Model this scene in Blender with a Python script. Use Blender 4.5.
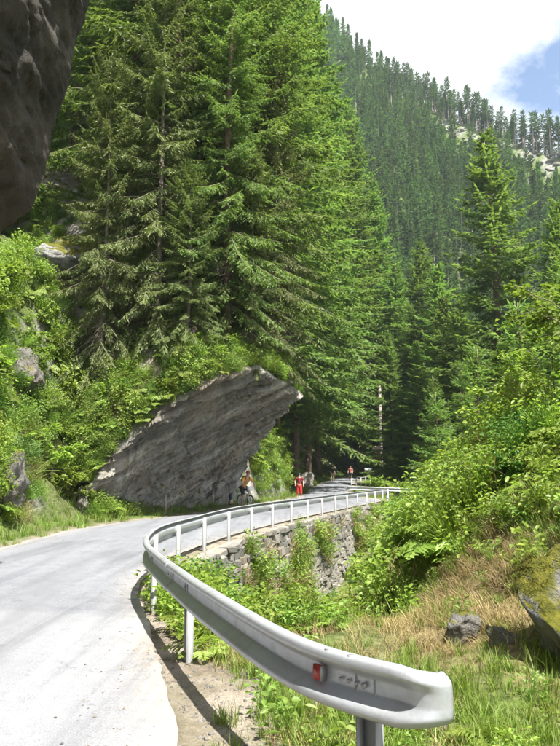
import bpy, bmesh, math, random
import numpy as np
from mathutils import Vector, Matrix, Euler

for o in list(bpy.data.objects):
    bpy.data.objects.remove(o)
SC = bpy.context.scene
COL = SC.collection
R = math.radians

# ------------------------------------------------------------------ camera
CAM_Z = 1.6
cam_d = bpy.data.cameras.new('camera')
cam_d.sensor_width = 36.0
cam_d.lens = 36.0 * 700.0 / 746.0
cam_d.clip_start = 0.05
cam_d.clip_end = 3000
cam = bpy.data.objects.new('camera', cam_d)
COL.objects.link(cam)
cam.location = (0, 0, CAM_Z)
cam.rotation_euler = (R(90 + 8.29), 0, 0)
SC.camera = cam

# ------------------------------------------------------------------ world, sun, exposure
SUN_EL = R(62)
SUN_AZ = math.atan2(0.54, -0.84)          # clockwise from +Y, towards the sun
sun_dir = Vector((math.sin(SUN_AZ) * math.cos(SUN_EL), math.cos(SUN_AZ) * math.cos(SUN_EL), math.sin(SUN_EL)))
world = bpy.data.worlds.new('World')
SC.world = world
world.use_nodes = True
nt = world.node_tree
nt.nodes.clear()
w_out = nt.nodes.new('ShaderNodeOutputWorld')
w_bg = nt.nodes.new('ShaderNodeBackground')
w_bg.inputs['Strength'].default_value = 0.092
w_sky = nt.nodes.new('ShaderNodeTexSky')
w_sky.sky_type = 'NISHITA'
w_sky.sun_disc = False
w_sky.sun_elevation = SUN_EL
w_sky.sun_rotation = SUN_AZ
w_sky.altitude = 1000
w_sky.air_density = 1.0
w_sky.dust_density = 0.6
w_tc = nt.nodes.new('ShaderNodeTexCoord')
w_map = nt.nodes.new('ShaderNodeMapping')
w_map.inputs['Location'].default_value = (3.009, -.554, 4.356)
w_map.inputs['Scale'].default_value = (1.0, 1.0, 1.5)
w_no = nt.nodes.new('ShaderNodeTexNoise')
w_no.inputs['Scale'].default_value = 2.2
w_no.inputs['Detail'].default_value = 8
w_no.inputs['Roughness'].default_value = 0.6
w_rp = nt.nodes.new('ShaderNodeValToRGB')
w_rp.color_ramp.elements[0].position = 0.395
w_rp.color_ramp.elements[1].position = 0.475
w_mx = nt.nodes.new('ShaderNodeMix')
w_mx.data_type = 'RGBA'
w_mx.inputs['B'].default_value = (5.2, 5.3, 5.5, 1)
nt.links.new(w_tc.outputs['Generated'], w_map.inputs['Vector'])
nt.links.new(w_map.outputs['Vector'], w_no.inputs['Vector'])
nt.links.new(w_no.outputs['Fac'], w_rp.inputs['Fac'])
nt.links.new(w_rp.outputs['Color'], w_mx.inputs['Factor'])
nt.links.new(w_sky.outputs['Color'], w_mx.inputs['A'])
nt.links.new(w_mx.outputs['Result'], w_bg.inputs['Color'])
nt.links.new(w_bg.outputs['Background'], w_out.inputs['Surface'])

sun_l = bpy.data.lights.new('sun', 'SUN')
sun_l.energy = 5.0
sun_l.angle = R(0.53)
sun_l.color = (1.0, 0.97, 0.915)
sun_o = bpy.data.objects.new('sun', sun_l)
COL.objects.link(sun_o)
sun_o.rotation_euler = sun_dir.to_track_quat('Z', 'Y').to_euler()
sun_o.location = (8, -15, 40)

vs = SC.view_settings
vs.view_transform = 'Standard'
vs.look = 'None'
vs.gamma = 1.0
vs.use_curve_mapping = False
vs.exposure = 1.45
SC.render.engine = 'CYCLES'
SC.cycles.max_bounces = 7
SC.cycles.diffuse_bounces = 3
SC.cycles.glossy_bounces = 2
SC.cycles.transmission_bounces = 4
SC.cycles.volume_bounces = 1
SC.cycles.use_denoising = True
SC.cycles.denoiser = 'OPENIMAGEDENOISE'
SC.cycles.use_adaptive_sampling = True
SC.cycles.adaptive_threshold = 0.02
SC.cycles.sample_clamp_indirect = 6

# ------------------------------------------------------------------ helpers
rng = np.random.default_rng(7)


def S(t):
    t = np.clip(t, 0, 1)
    return t * t * (3 - 2 * t)


def _hash(ix, iy, iz, seed):
    h = (ix * 374761393 + iy * 668265263 + iz * 2147483647 + seed * 144665) & 0xFFFFFFFF
    h = ((h ^ (h >> 13)) * 1274126177) & 0xFFFFFFFF
    h = (h ^ (h >> 16)) & 0xFFFF
    return h / 65535.0


def vnoise(p, seed=0):
    p = np.asarray(p, dtype=np.float64)
    i = np.floor(p).astype(np.int64)
    f = p - i
    f = f * f * (3 - 2 * f)
    x, y, z = i[..., 0], i[..., 1], i[..., 2]
    fx, fy, fz = f[..., 0], f[..., 1], f[..., 2]
    r = 0
    for dx in (0, 1):
        for dy in (0, 1):
            for dz in (0, 1):
                w = (fx if dx else 1 - fx) * (fy if dy else 1 - fy) * (fz if dz else 1 - fz)
                r = r + w * _hash(x + dx, y + dy, z + dz, seed)
    return r * 2 - 1


def fbm(p, octaves=4, seed=0, gain=0.5):
    p = np.asarray(p, dtype=np.float64)
    a, r = 1.0, 0
    for k in range(octaves):
        r = r + a * vnoise(p * (2.03 ** k) + k * 17.3, seed + k)
        a *= gain
    return r


def n2(x, y, sc, octaves=4, seed=0):
    x, y = np.broadcast_arrays(np.asarray(x, float), np.asarray(y, float))
    return fbm(np.stack([x * sc, y * sc, np.full(x.shape, seed * 3.7)], -1), octaves, seed)


def mesh(name, verts, faces, mat=None, smooth=False, attrs=None):
    """faces: int array (n,3) or (n,4)"""
    me = bpy.data.meshes.new(name)
    verts = np.ascontiguousarray(verts, dtype=np.float32)
    faces = np.ascontiguousarray(faces, dtype=np.int32)
    n, k = faces.shape
    me.vertices.add(len(verts))
    me.vertices.foreach_set('co', verts.ravel())
    me.loops.add(n * k)
    me.loops.foreach_set('vertex_index', faces.ravel())
    me.polygons.add(n)
    me.polygons.foreach_set('loop_start', np.arange(0, n * k, k, dtype=np.int32))
    if smooth:
        me.polygons.foreach_set('use_smooth', np.ones(n, dtype=bool))
    me.update(calc_edges=True)
    for kname, arr in (attrs or {}).items():
        a = me.attributes.new(kname, 'FLOAT', 'POINT')
        a.data.foreach_set('value', np.ascontiguousarray(arr, dtype=np.float32))
    for m in (mat if isinstance(mat, (list, tuple)) else [mat]):
        if m:
            me.materials.append(m)
    return me


def obj(name, me, parent=None, loc=None, rot=None, scale=None, link=True):
    o = bpy.data.objects.new(name, me)
    if link:
        COL.objects.link(o)
    if parent is not None:
        o.parent = parent
    if loc is not None:
        o.location = loc
    if rot is not None:
        o.rotation_euler = rot
    if scale is not None:
        o.scale = scale
    return o


def tag(o, label=None, cat=None, group=None, kind=None):
    if label:
        o['label'] = label
    if cat:
        o['category'] = cat
    if group:
        o['group'] = group
    if kind:
        o['kind'] = kind
    return o


def empty(name, loc, label, cat, group=None, rotz=0, scale=1.0):
    o = bpy.data.objects.new(name, None)
    COL.objects.link(o)
    o.empty_display_size = 0.3
    o.location = loc
    o.rotation_euler = (0, 0, rotz)
    o.scale = (scale,) * 3 if not isinstance(scale, tuple) else scale
    return tag(o, label, cat, group)


def grid_faces(nu, nv, wrap_v=False, flip=False):
    """vertices laid out [iu*nv + iv]"""
    iu = np.arange(nu - 1)[:, None]
    iv = np.arange(nv if wrap_v else nv - 1)[None, :]
    jv = (iv + 1) % nv
    f = np.stack([iu * nv + iv, (iu + 1) * nv + iv, (iu + 1) * nv + jv, iu * nv + jv], -1).reshape(-1, 4)
    return f[:, ::-1] if flip else f


def tube(points, radii, sides=8, caps=True):
    P = np.asarray(points, float)
    n = len(P)
    rad = np.broadcast_to(np.asarray(radii, float), (n,))
    T = np.gradient(P, axis=0)
    T /= np.linalg.norm(T, axis=1)[:, None] + 1e-9
    ref = np.array([0.0, 0, 1]) if abs(T[0, 2]) < 0.9 else np.array([1.0, 0, 0])
    A = np.cross(T, ref)
    A /= np.linalg.norm(A, axis=1)[:, None] + 1e-9
    B = np.cross(T, A)
    th = np.arange(sides) / sides * 2 * math.pi
    V = P[:, None] + rad[:, None, None] * (A[:, None] * np.cos(th)[None, :, None] + B[:, None] * np.sin(th)[None, :, None])
    V = V.reshape(-1, 3)
    F = grid_faces(n, sides, True)
    if caps:
        c0, c1 = len(V), len(V) + 1
        V = np.vstack([V, P[:1], P[-1:]])
        i = np.arange(sides)
        j = (i + 1) % sides
        e0 = np.stack([np.full(sides, c0), i, j, j], -1)
        e1 = np.stack([np.full(sides, c1), (n - 1) * sides + j, (n - 1) * sides + i, (n - 1) * sides + i], -1)
        # degenerate quads are avoided: build as two-step quads using the centre twice is not allowed, so use tris elsewhere
        tri = np.vstack([e0[:, :3], e1[:, :3]])
        q = np.vstack([F[:, [0, 1, 2]], F[:, [0, 2, 3]], tri])
        return V, q
    return V, np.vstack([F[:, [0, 1, 2]], F[:, [0, 2, 3]]])


def box(cx, cy, cz, sx, sy, sz):
    V = np.array([[x, y, z] for x in (-.5, .5) for y in (-.5, .5) for z in (-.5, .5)]) * [sx, sy, sz] + [cx, cy, cz]
    q = np.array([[0, 1, 3, 2], [4, 6, 7, 5], [0, 4, 5, 1], [2, 3, 7, 6], [0, 2, 6, 4], [1, 5, 7, 3]])
    return V, np.vstack([q[:, [0, 1, 2]], q[:, [0, 2, 3]]])


def join(parts):
    vs_, fs_, off = [], [], 0
    for v, f in parts:
        vs_.append(v)
        fs_.append(f + off)
        off += len(v)
    return np.vstack(vs_), np.vstack(fs_)


# ------------------------------------------------------------------ materials
def newmat(name):
    m = bpy.data.materials.new(name)
    m.use_nodes = True
    t = m.node_tree
    t.nodes.clear()
    out = t.nodes.new('ShaderNodeOutputMaterial')
    b = t.nodes.new('ShaderNodeBsdfPrincipled')
    t.links.new(b.outputs[0], out.inputs['Surface'])
    return m, t, b, out


def N(t, typ, **kw):
    n = t.nodes.new(typ)
    for k, v in kw.items():
        if k in n.inputs:
            n.inputs[k].default_value = v
        else:
            setattr(n, k, v)
    return n


def ramp(t, src, stops, interp='LINEAR'):
    r = t.nodes.new('ShaderNodeValToRGB')
    r.color_ramp.interpolation = interp
    e = r.color_ramp.elements
    while len(e) < len(stops):
        e.new(0.5)
    for i, (p, c) in enumerate(stops):
        e[i].position = p
        e[i].color = tuple(c) + (1,) if len(c) == 3 else c
    t.links.new(src, r.inputs['Fac'])
    return r.outputs['Color']


def mixc(t, fac, a, b, blend='MIX'):
    m = t.nodes.new('ShaderNodeMix')
    m.data_type = 'RGBA'
    m.blend_type = blend
    for s, v in (('Factor', fac), ('A', a), ('B', b)):
        if hasattr(v, 'links'):
            t.links.new(v, m.inputs[s])
        elif s == 'Factor':
            m.inputs[s].default_value = v
        else:
            m.inputs[s].default_value = tuple(v) + (1,) if len(v) == 3 else v
    return m.outputs['Result']


def math_(t, op, a, b=0.0, clamp=False):
    m = t.nodes.new('ShaderNodeMath')
    m.operation = op
    m.use_clamp = clamp
    for i, v in enumerate((a, b)):
        if hasattr(v, 'links'):
            t.links.new(v, m.inputs[i])
        else:
            m.inputs[i].default_value = v
    return m.outputs[0]


def noise(t, scale, detail=4, rough=0.55, vec=None, dist=0.0, coord='Object'):
    n = N(t, 'ShaderNodeTexNoise', Scale=scale, Detail=detail, Roughness=rough, Distortion=dist)
    if vec is None:
        vec = N(t, 'ShaderNodeTexCoord').outputs[coord]
    t.links.new(vec, n.inputs['Vector'])
    return n.outputs['Fac']


def bump(t, b, h, strength=0.5, dist=0.02):
    n = N(t, 'ShaderNodeBump', Strength=strength, Distance=dist)
    t.links.new(h, n.inputs['Height'])
    t.links.new(n.outputs['Normal'], b.inputs['Normal'])


def plain(name, c, rough=0.6, metal=0.0, var=0.15, scale=8.0, bmp=0.0):
    m, t, b, _ = newmat(name)
    f = noise(t, scale)
    c = np.array(c)
    t.links.new(ramp(t, f, [(0.3, c * (1 - var)), (0.7, np.minimum(c * (1 + var), 1))]), b.inputs['Base Color'])
    b.inputs['Roughness'].default_value = rough
    b.inputs['Metallic'].default_value = metal
    if bmp:
        bump(t, b, noise(t, scale * 6), bmp, 0.01)
    return m


def leafmat(name, dark, mid, light, trans=0.35, rough=0.55, objvar=0.25, transcol=1.25):
    m, t, b, out = newmat(name)
    at = N(t, 'ShaderNodeAttribute')
    at.attribute_name = 'tint'
    col = ramp(t, at.outputs['Fac'], [(0.0, dark), (0.5, mid), (1.0, light)])
    oi = N(t, 'ShaderNodeObjectInfo')
    v = math_(t, 'MULTIPLY_ADD', oi.outputs['Random'], objvar * 2)
    v.node.inputs[2].default_value = 1 - objvar
    hs = N(t, 'ShaderNodeHueSaturation')
    t.links.new(v, hs.inputs['Value'])
    hu = math_(t, 'MULTIPLY_ADD', oi.outputs['Random'], 0.03)
    hu.node.inputs[2].default_value = 0.485
    t.links.new(hu, hs.inputs['Hue'])
    t.links.new(col, hs.inputs['Color'])
    t.links.new(hs.outputs['Color'], b.inputs['Base Color'])
    b.inputs['Roughness'].default_value = rough
    b.inputs['Specular IOR Level'].default_value = 0.35
    tr = N(t, 'ShaderNodeBsdfTranslucent')
    tc = mixc(t, 1.0, hs.outputs['Color'], (transcol, transcol * 1.08, transcol * 0.6), 'MULTIPLY')
    t.links.new(tc, tr.inputs['Color'])
    ms = N(t, 'ShaderNodeMixShader', Fac=trans)
    t.links.new(b.outputs[0], ms.inputs[1])
    t.links.new(tr.outputs[0], ms.inputs[2])
    t.links.new(ms.outputs[0], out.inputs['Surface'])
    return m


M = {}
M['needle'] = leafmat('spruce needles', (.088, .150, .040), (.158, .235, .060), (.255, .325, .10), .46)
M['needle_far'] = leafmat('far spruce needles', (.060, .115, .036), (.098, .165, .050), (.15, .215, .07), .35)
M['needle_pine'] = leafmat('ridge pine needles', (.050, .092, .034), (.075, .125, .044), (.11, .16, .058), .35)
M['needle_grey'] = leafmat('grey green needles', (.085, .115, .035), (.145, .175, .058), (.22, .235, .09), .34)
M['leaf'] = leafmat('shrub leaves', (.105, .17, .028), (.175, .265, .05), (.26, .35, .085), .42, .45)
M['leaf_yellow'] = leafmat('light leaves', (.14, .21, .032), (.225, .31, .052), (.33, .40, .09), .42, .45)
M['leaf_dark'] = leafmat('deep green leaves', (.045, .10, .018), (.08, .155, .028), (.13, .21, .042), .35, .42)
M['leaf_far'] = leafmat('far bush leaves', (.040, .085, .018), (.065, .12, .025), (.09, .15, .03), .3)
M['grass'] = leafmat('grass blades', (.10, .16, .022), (.175, .25, .04), (.28, .34, .08), .38, .5)
M['dry'] = leafmat('dry grass', (.15, .105, .045), (.27, .20, .09), (.40, .32, .16), .25, .7)
M['moss'] = leafmat('moss', (.05, .065, .008), (.10, .105, .014), (.16, .15, .022), .15, .9)
M['twig'] = plain('dead twig', (.20, .16, .12), .9)
M['bark'] = plain('spruce bark', (.16, .105, .075), .95, var=.45, scale=7, bmp=.6)
M['bark_grey'] = plain('grey bark', (.24, .20, .165), .95, var=.35, scale=7, bmp=.6)
M['stem'] = plain('shrub stem', (.16, .13, .08), .9)
M['pine_bark'] = plain('pine bark', (.30, .25, .215), .95, var=.2, scale=.6)


def rockmat(name, base, band_dir=(0, 0, 1), band_scale=1.6, moss=0.0, warm=0.25, light=1.0, stain=0.35):
    m, t, b, _ = newmat(name)
    tc = N(t, 'ShaderNodeTexCoord').outputs['Object']
    base = np.array(base) * light
    n1 = noise(t, 0.8, 6, .62, tc, .4)
    nf = noise(t, 9.0, 6, .7, tc)
    c = ramp(t, n1, [(.25, base * .45), (.48, base * .9), (.62, base * 1.15), (.8, base * 1.5)])
    # bands along the bedding
    mp = N(t, 'ShaderNodeMapping')
    q = Vector(band_dir).normalized().to_track_quat('Z', 'Y').inverted().to_euler()
    mp.inputs['Rotation'].default_value = q
    t.links.new(tc, mp.inputs['Vector'])
    sc = N(t, 'ShaderNodeMapping')
    sc.inputs['Scale'].default_value = (.25, .25, band_scale)
    t.links.new(mp.outputs[0], sc.inputs['Vector'])
    nb = noise(t, 1.0, 7, .65, sc.outputs[0], .6)
    c = mixc(t, .75, c, ramp(t, nb, [(.3, base * .3), (.45, base * .8), (.56, base * 1.2), (.66, base * 2.0), (.8, base * 1.6)]))
    c = mixc(t, .5, c, ramp(t, nf, [(.25, (.25,) * 3), (.5, (1,) * 3), (.75, (1.5,) * 3)]), 'MULTIPLY')
    w = noise(t, .45, 4, .6, tc)
    c = mixc(t, ramp(t, w, [(.45, (0,) * 3), (.7, (warm,) * 3)]), c, base * np.array([1.15, .78, .5]))
    # black seepage stains with their own shape
    ws = N(t, 'ShaderNodeMapping')
    ws.inputs['Scale'].default_value = (1.6, 1.6, .22)
    t.links.new(tc, ws.inputs['Vector'])
    st = noise(t, 1.0, 5, .6, ws.outputs[0], .3)
    c = mixc(t, ramp(t, st, [(.52, (0,) * 3), (.68, (stain,) * 3)]), c, base * .22)
    if moss > 0:
        ge = N(t, 'ShaderNodeNewGeometry')
        sx = N(t, 'ShaderNodeSeparateXYZ')
        t.links.new(ge.outputs['Normal'], sx.inputs[0])
        mn = noise(t, 2.2, 6, .65, tc)
        k = math_(t, 'ADD', math_(t, 'MULTIPLY', sx.outputs['Z'], .55), mn)
        k = ramp(t, k, [(.98 - moss, (0,) * 3), (1.10 - moss, (1,) * 3)])
        mc = ramp(t, noise(t, 14, 4, .6, tc), [(.3, (.055, .062, .008)), (.55, (.13, .125, .014)), (.75, (.21, .18, .03))])
        c = mixc(t, k, c, mc)
    t.links.new(c, b.inputs['Base Color'])
    b.inputs['Roughness'].default_value = .9
    b.inputs['Specular IOR Level'].default_value = .25
    h = math_(t, 'ADD', math_(t, 'MULTIPLY', nb, 1.2), nf)
    bump(t, b, h, 1.0, .09)
    return m


M['rock'] = rockmat('grey gneiss', (.31, .29, .25), (-.50, -.05, .86), 3.0, moss=.12, warm=.35)
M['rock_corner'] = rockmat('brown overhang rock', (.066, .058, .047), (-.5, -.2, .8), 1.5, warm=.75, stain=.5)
M['rock_moss'] = rockmat('mossy rock', (.22, .215, .205), (.5, 0, .8), 1.8, moss=.30)
M['rock_bank'] = rockmat('bank rock', (.19, .18, .16), (-.3, 0, .8), 2.2, moss=.12)
M['scree'] = rockmat('scree rock', (.25, .24, .225), (0, 0, 1), .4, stain=.1)


def groundmat():
    m, t, b, _ = newmat('soil and turf')
    tc = N(t, 'ShaderNodeTexCoord').outputs['Object']

    def A(n):
        a = N(t, 'ShaderNodeAttribute')
        a.attribute_name = n
        return a.outputs['Fac']
    n1 = noise(t, 1.1, 6, .6, tc)
    n2_ = noise(t, 11, 5, .65, tc)
    soil = ramp(t, n2_, [(.3, (.055, .042, .026)), (.5, (.12, .092, .06)), (.72, (.23, .19, .135))])
    turf = ramp(t, n2_, [(.3, (.035, .062, .012)), (.5, (.075, .12, .02)), (.72, (.14, .19, .04))])
    dry = ramp(t, n2_, [(.3, (.09, .065, .03)), (.5, (.2, .15, .07)), (.72, (.32, .26, .14))])
    vor = N(t, 'ShaderNodeTexVoronoi', Scale=34.0)
    t.links.new(tc, vor.inputs['Vector'])
    grav = ramp(t, noise(t, 55, 5, .8, tc), [(.25, (.13, .105, .08)), (.5, (.28, .235, .185)), (.75, (.50, .45, .38))])
    grav = mixc(t, ramp(t, n1, [(.42, (0,) * 3), (.6, (.75,) * 3)]), grav, soil)
    g = math_(t, 'MULTIPLY', A('green'), ramp(t, n1, [(.3, (.55,) * 3), (.6, (1,) * 3)]))
    c = mixc(t, g, soil, turf)
    c = mixc(t, A('dry'), c, dry)
    k = A('gravel')
    c = mixc(t, k, c, grav)
    # bare rock where the slope carries an outcrop
    rn = noise(t, .9, 6, .62, tc, .4)
    rk = ramp(t, rn, [(.3, (.09, .085, .075)), (.5, (.24, .23, .21)), (.7, (.38, .37, .34))])
    c = mixc(t, A('rocky'), c, rk)
    t.links.new(c, b.inputs['Base Color'])
    b.inputs['Roughness'].default_value = .95
    b.inputs['Specular IOR Level'].default_value = .2
    bump(t, b, math_(t, 'ADD', n2_, math_(t, 'MULTIPLY', noise(t, 55, 5, .8, tc), .5)), .7, .03)
    return m


M['ground'] = groundmat()


def asphalt():
    m, t, b, _ = newmat('weathered asphalt')
    tc = N(t, 'ShaderNodeTexCoord').outputs['Object']
    fine = noise(t, 95, 4, .75, tc)
    mid = noise(t, 6, 5, .6, tc)
    big = noise(t, .5, 5, .6, tc, .5)
    c = ramp(t, fine, [(.28, (.074, .076, .083)), (.5, (.186, .191, .205)), (.72, (.33, .338, .36))])
    c = mixc(t, .6, c, ramp(t, big, [(.3, (.74,) * 3), (.5, (1,) * 3), (.7, (1.2, 1.19, 1.17))]), 'MULTIPLY')
    c = mixc(t, .5, c, ramp(t, mid, [(.3, (.8,) * 3), (.6, (1.08,) * 3)]), 'MULTIPLY')
    # newer lighter patch, wheel tracks and edge dust come from vertex weights
    def A(n):
        a = N(t, 'ShaderNodeAttribute')
        a.attribute_name = n
        return a.outputs['Fac']
    c = mixc(t, A('patch'), c, mixc(t, .22, c, (.40, .40, .40)))
    c = mixc(t, A('track'), c, mixc(t, .4, c, (.15, .152, .16)))
    c = mixc(t, math_(t, 'MULTIPLY', A('edge'), ramp(t, mid, [(.35, (.2,) * 3), (.6, (1,) * 3)])), c, (.36, .31, .24))
    mp = N(t, 'ShaderNodeMapping')
    mp.inputs['Scale'].default_value = (2.2, .16, 1)
    t.links.new(tc, mp.inputs['Vector'])
    stk = noise(t, 1.0, 6, .65, mp.outputs[0], .3)
    c = mixc(t, .8, c, ramp(t, stk, [(.32, (.66, .66, .67)), (.5, (1,) * 3), (.7, (1.15,) * 3)]), 'MULTIPLY')
    spots = noise(t, 2.6, 3, .5, tc, .8)
    c = mixc(t, ramp(t, spots, [(.66, (0,) * 3), (.72, (.45,) * 3)]), c, (.10, .10, .105))
    # hairline cracks
    vo = N(t, 'ShaderNodeTexVoronoi', Scale=.55, feature='DISTANCE_TO_EDGE')
    wv = N(t, 'ShaderNodeVectorMath', operation='ADD')
    nn = N(t, 'ShaderNodeTexNoise', Scale=2.2, Detail=8.0, Roughness=.65)
    t.links.new(tc, nn.inputs['Vector'])
    t.links.new(tc, wv.inputs[0])
    t.links.new(nn.outputs['Color'], wv.inputs[1])
    t.links.new(wv.outputs[0], vo.inputs['Vector'])
    ck = ramp(t, vo.outputs['Distance'], [(.003, (.6,) * 3), (.009, (1,) * 3)])
    c = mixc(t, math_(t, 'MULTIPLY', ramp(t, big, [(.46, (0,) * 3), (.6, (.8,) * 3)]), 1.0), c, mixc(t, 1.0, c, ck, 'MULTIPLY'))
    t.links.new(c, b.inputs['Base Color'])
    b.inputs['Roughness'].default_value = .85
    b.inputs['Specular IOR Level'].default_value = .3
    bump(t, b, math_(t, 'ADD', fine, math_(t, 'MULTIPLY', mid, .6)), .55, .008)
    return m


M['asphalt'] = asphalt()


def zinc(name, base, rough, dirt=.3):
    m, t, b, _ = newmat(name)
    tc = N(t, 'ShaderNodeTexCoord').outputs['Object']
    vo = N(t, 'ShaderNodeTexVoronoi', Scale=70.0)
    t.links.new(tc, vo.inputs['Vector'])
    base = np.array(base)
    c = ramp(t, vo.outputs['Color'], [(.1, base * .95), (.9, base * 1.04)])
    d = noise(t, 3.5, 6, .65, tc, .5)
    c = mixc(t, ramp(t, d, [(.5, (0,) * 3), (.75, (dirt,) * 3)]), c, (.26, .235, .20))
    t.links.new(c, b.inputs['Base Color'])
    b.inputs['Metallic'].default_value = .4
    t.links.new(ramp(t, noise(t, 12, 4, .6, tc), [(.3, (rough - .1,) * 3), (.7, (rough + .12,) * 3)]), b.inputs['Roughness'])
    bump(t, b, noise(t, 5, 5, .6, tc), .14, .02)
    return m


M['zinc'] = zinc('galvanised steel', (.42, .435, .45), .40, .5)
M['zinc_post'] = zinc('galvanised post steel', (.34, .34, .335), .6, .45)
M['bolt'] = plain('bolt steel', (.30, .29, .28), .5, .7)
M['red_glass'] = plain('red reflector', (.34, .035, .025), .35)
M['black'] = plain('black rubber', (.02, .02, .02), .7)
M['stone'] = None


def stonemat():
    m, t, b, _ = newmat('wall stone')
    tc = N(t, 'ShaderNodeTexCoord').outputs['Object']
    oi = N(t, 'ShaderNodeObjectInfo').outputs['Random']
    c = ramp(t, oi, [(0, (.13, .122, .105)), (.35, (.21, .195, .17)), (.7, (.27, .25, .215)), (1, (.20, .165, .125))])
    c = mixc(t, .6, c, ramp(t, noise(t, 7, 6, .65, tc), [(.3, (.5,) * 3), (.5, (1,) * 3), (.7, (1.3,) * 3)]), 'MULTIPLY')
    t.links.new(c, b.inputs['Base Color'])
    b.inputs['Roughness'].default_value = .9
    bump(t, b, noise(t, 14, 5, .65, tc), .6, .03)
    return m


M['stone'] = stonemat()
M['mortar'] = plain('wall joint earth', (.26, .235, .19), .95, var=.3, scale=5, bmp=.5)

# ------------------------------------------------------------------ plan of the place
# rail line (road-side face), x as a function of distance y
RY = np.array([3.32, 3.42, 3.6, 3.9, 4.56, 5.8, 7.53, 8.8, 9.77, 10.97, 12.0, 13.6, 16.2, 18.6, 20.8, 23.1, 25.6, 28.6, 32.8, 38.4, 44.0])
RX = np.array([.78, .55, .34, .11, -.19, -.64, -1.2, -1.6, -1.8, -1.92, -1.96, -1.86, -1.56, -1.12, -.62, 0.0, .72, 1.62, 2.98, 4.85, 6.75])
# asphalt right edge, left edge
AY = np.array([-12, 0, 4.45, 5.32, 6.77, 8.71, 10.2, 12.3, 14.0, 16.2, 18.6, 23.1, 28.6, 32.8, 38.4, 44.0, 48, 53, 60, 72, 85, 95, 104, 112])
AX = np.array([-.2, -.35, -.66, -.85, -1.2, -1.68, -2.02, -2.27, -2.2, -1.9, -1.46, -.36, 1.25, 2.6, 4.45, 6.3, 6.6, 5.4, 5.7, 7.2, 9.2, 12.5, 18.5, 27.])
LY = np.array([-12, 0, 8, 15.9, 18.7, 21.8, 25.1, 27.5, 29.2, 32.0, 36, 42, 50, 58, 65, 78, 87, 95, 104, 112])
LX = np.array([-5.2, -5.6, -6.0, -6.2, -6.26, -6.05, -5.35, -4.5, -3.75, -3.05, -2.3, -.9, 1.0, 2.1, 2.8, 4.7, 6.6, 9.4, 15.0, 23.])


def smooth_interp(y, Y, X):
    y = np.asarray(y, float)
    r = 0
    for d, w in ((-.6, .25), (0, .5), (.6, .25)):
        r = r + w * np.interp(y + d * np.clip((y - 7) / 6, .05, 1), Y, X)
    return r


def xL(y): return smooth_interp(y, LY, LX)
def xA(y): return smooth_interp(y, AY, AX)


def xRail(y):
    y = np.asarray(y, float)
    a = smooth_interp(y, RY, RX)
    near = np.interp(y, [-12, 0, 3.3], [1.2, 1.0, .85])
    far = xA(y) + .35
    a = np.where(y < 3.3, near, a)
    return np.where(y > 44, np.maximum(far, 0) + np.clip((48 - y) / 4, 0, 1) * .1, a)


def zroad(y):
    y = np.asarray(y, float)
    t = np.maximum(0, y - 50)
    return .036 * (t - 6 * (1 - np.exp(-t / 6)))


def gully(y):
    return 3.3 * S((y - 7.0) / 7) * (1 - S((y - 26) / 15))


def ground_h(x, y, rough=True):
    x = np.asarray(x, float)
    y = np.asarray(y, float)
    zr = zroad(y)
    dL = (xL(y) - x) * np.interp(y, [20, 30, 50], [1, .94, .96])
    # ---- left: verge, steep bank, forest slope
    w0 = np.interp(y, [0, 14, 22, 26, 32, 38, 45, 60, 90], [1.2, .9, 1.2, 1.6, 1.6, 1.0, .6, .9, 1.5])
    kc = np.interp(y, [0, 20, 25, 36, 40, 52, 62, 90], [1.7, 1.7, 2.2, 2.4, 3.0, 2.4, 1.2, .9])
    Hc = np.interp(y, [0, 20, 26, 36, 42, 52, 64, 90], [6.2, 6.4, 9, 8, 4.5, 4.0, 3.0, 2.5])
    nz = n2(x, y, .30, 4, 3)
    nf = n2(x, y, 1.1, 4, 5)
    t = dL - w0
    tj = t + (.8 * nz + .25 * nf if rough else 0) * S(t / 1.0)
    bank = np.minimum(tj * kc, Hc) + np.maximum(0, tj - Hc / kc) * .80
    # soften the top of the steep bank
    left = zr + .10 * np.clip(dL, 0, w0) + np.where(t > 0, np.maximum(bank, 0), 0)
    left = np.where(t > 0, left + (.5 * nz + .18 * nf if rough else 0) * S(t / 1.5), left + (.03 * nf if rough else 0) * S(dL / .3))
    left = np.minimum(left, 60 + 0 * left)
    # ---- right: verge, gully, bank
    r = (x - xRail(y)) * np.interp(y, [0, 5, 12, 20, 30, 50], [.9, .93, 1, .97, .94, .95])
    D = gully(y)
    wd = np.interp(y, [0, 8, 12.2, 13.0, 34, 38, 44], [3.0, 2.6, 1.4, .22, .22, 2.0, 4.5])
    r0 = np.interp(y, [0, 11, 13, 36, 40], [.35, .25, .04, .04, .5])
    down = -(D * S((r - r0) / wd) + .35 * S((r - .6) / 2.5) * (D > .5) * S(D / 2))
    # further right the gully floor rises again a little
    down = down * (1 - .55 * S((x - 9) / 14))
    down = down - 1.3 * S((r - .4) / 8) * S((y - 40) / 12)
    mound = 2.35 * S((x - 1.05 - .07 * np.maximum(0, 7.5 - y)) / 3.6) * S((y - 3.8) / 5.5) * (1 - S((y - 13) / 9))
    # filled flank of the bank replaces the gully near the camera's right
    m = S((x - .55) / 2.0) * (1 - S((y - 11.5) / 9.5)) * S((x + .5) / 1.5)
    right = zr + down * (1 - m) + mound
    right = right + 3.0 * S((x - 7) / 14) * (1 - S((y - 18) / 16))
    if rough:
        right = right + (.10 * nf + .16 * nz * S((r - 1) / 3)) * S((r - .15) / .8)
    out = np.where(dL > 0, left, np.where(x > xA(y), np.where(r > 0, right, zr - .012 + .012 * nf * S((x - xA(y)) / .2)), zr - .06))
    # far right of the valley floor falls to the stream
    return out


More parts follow.
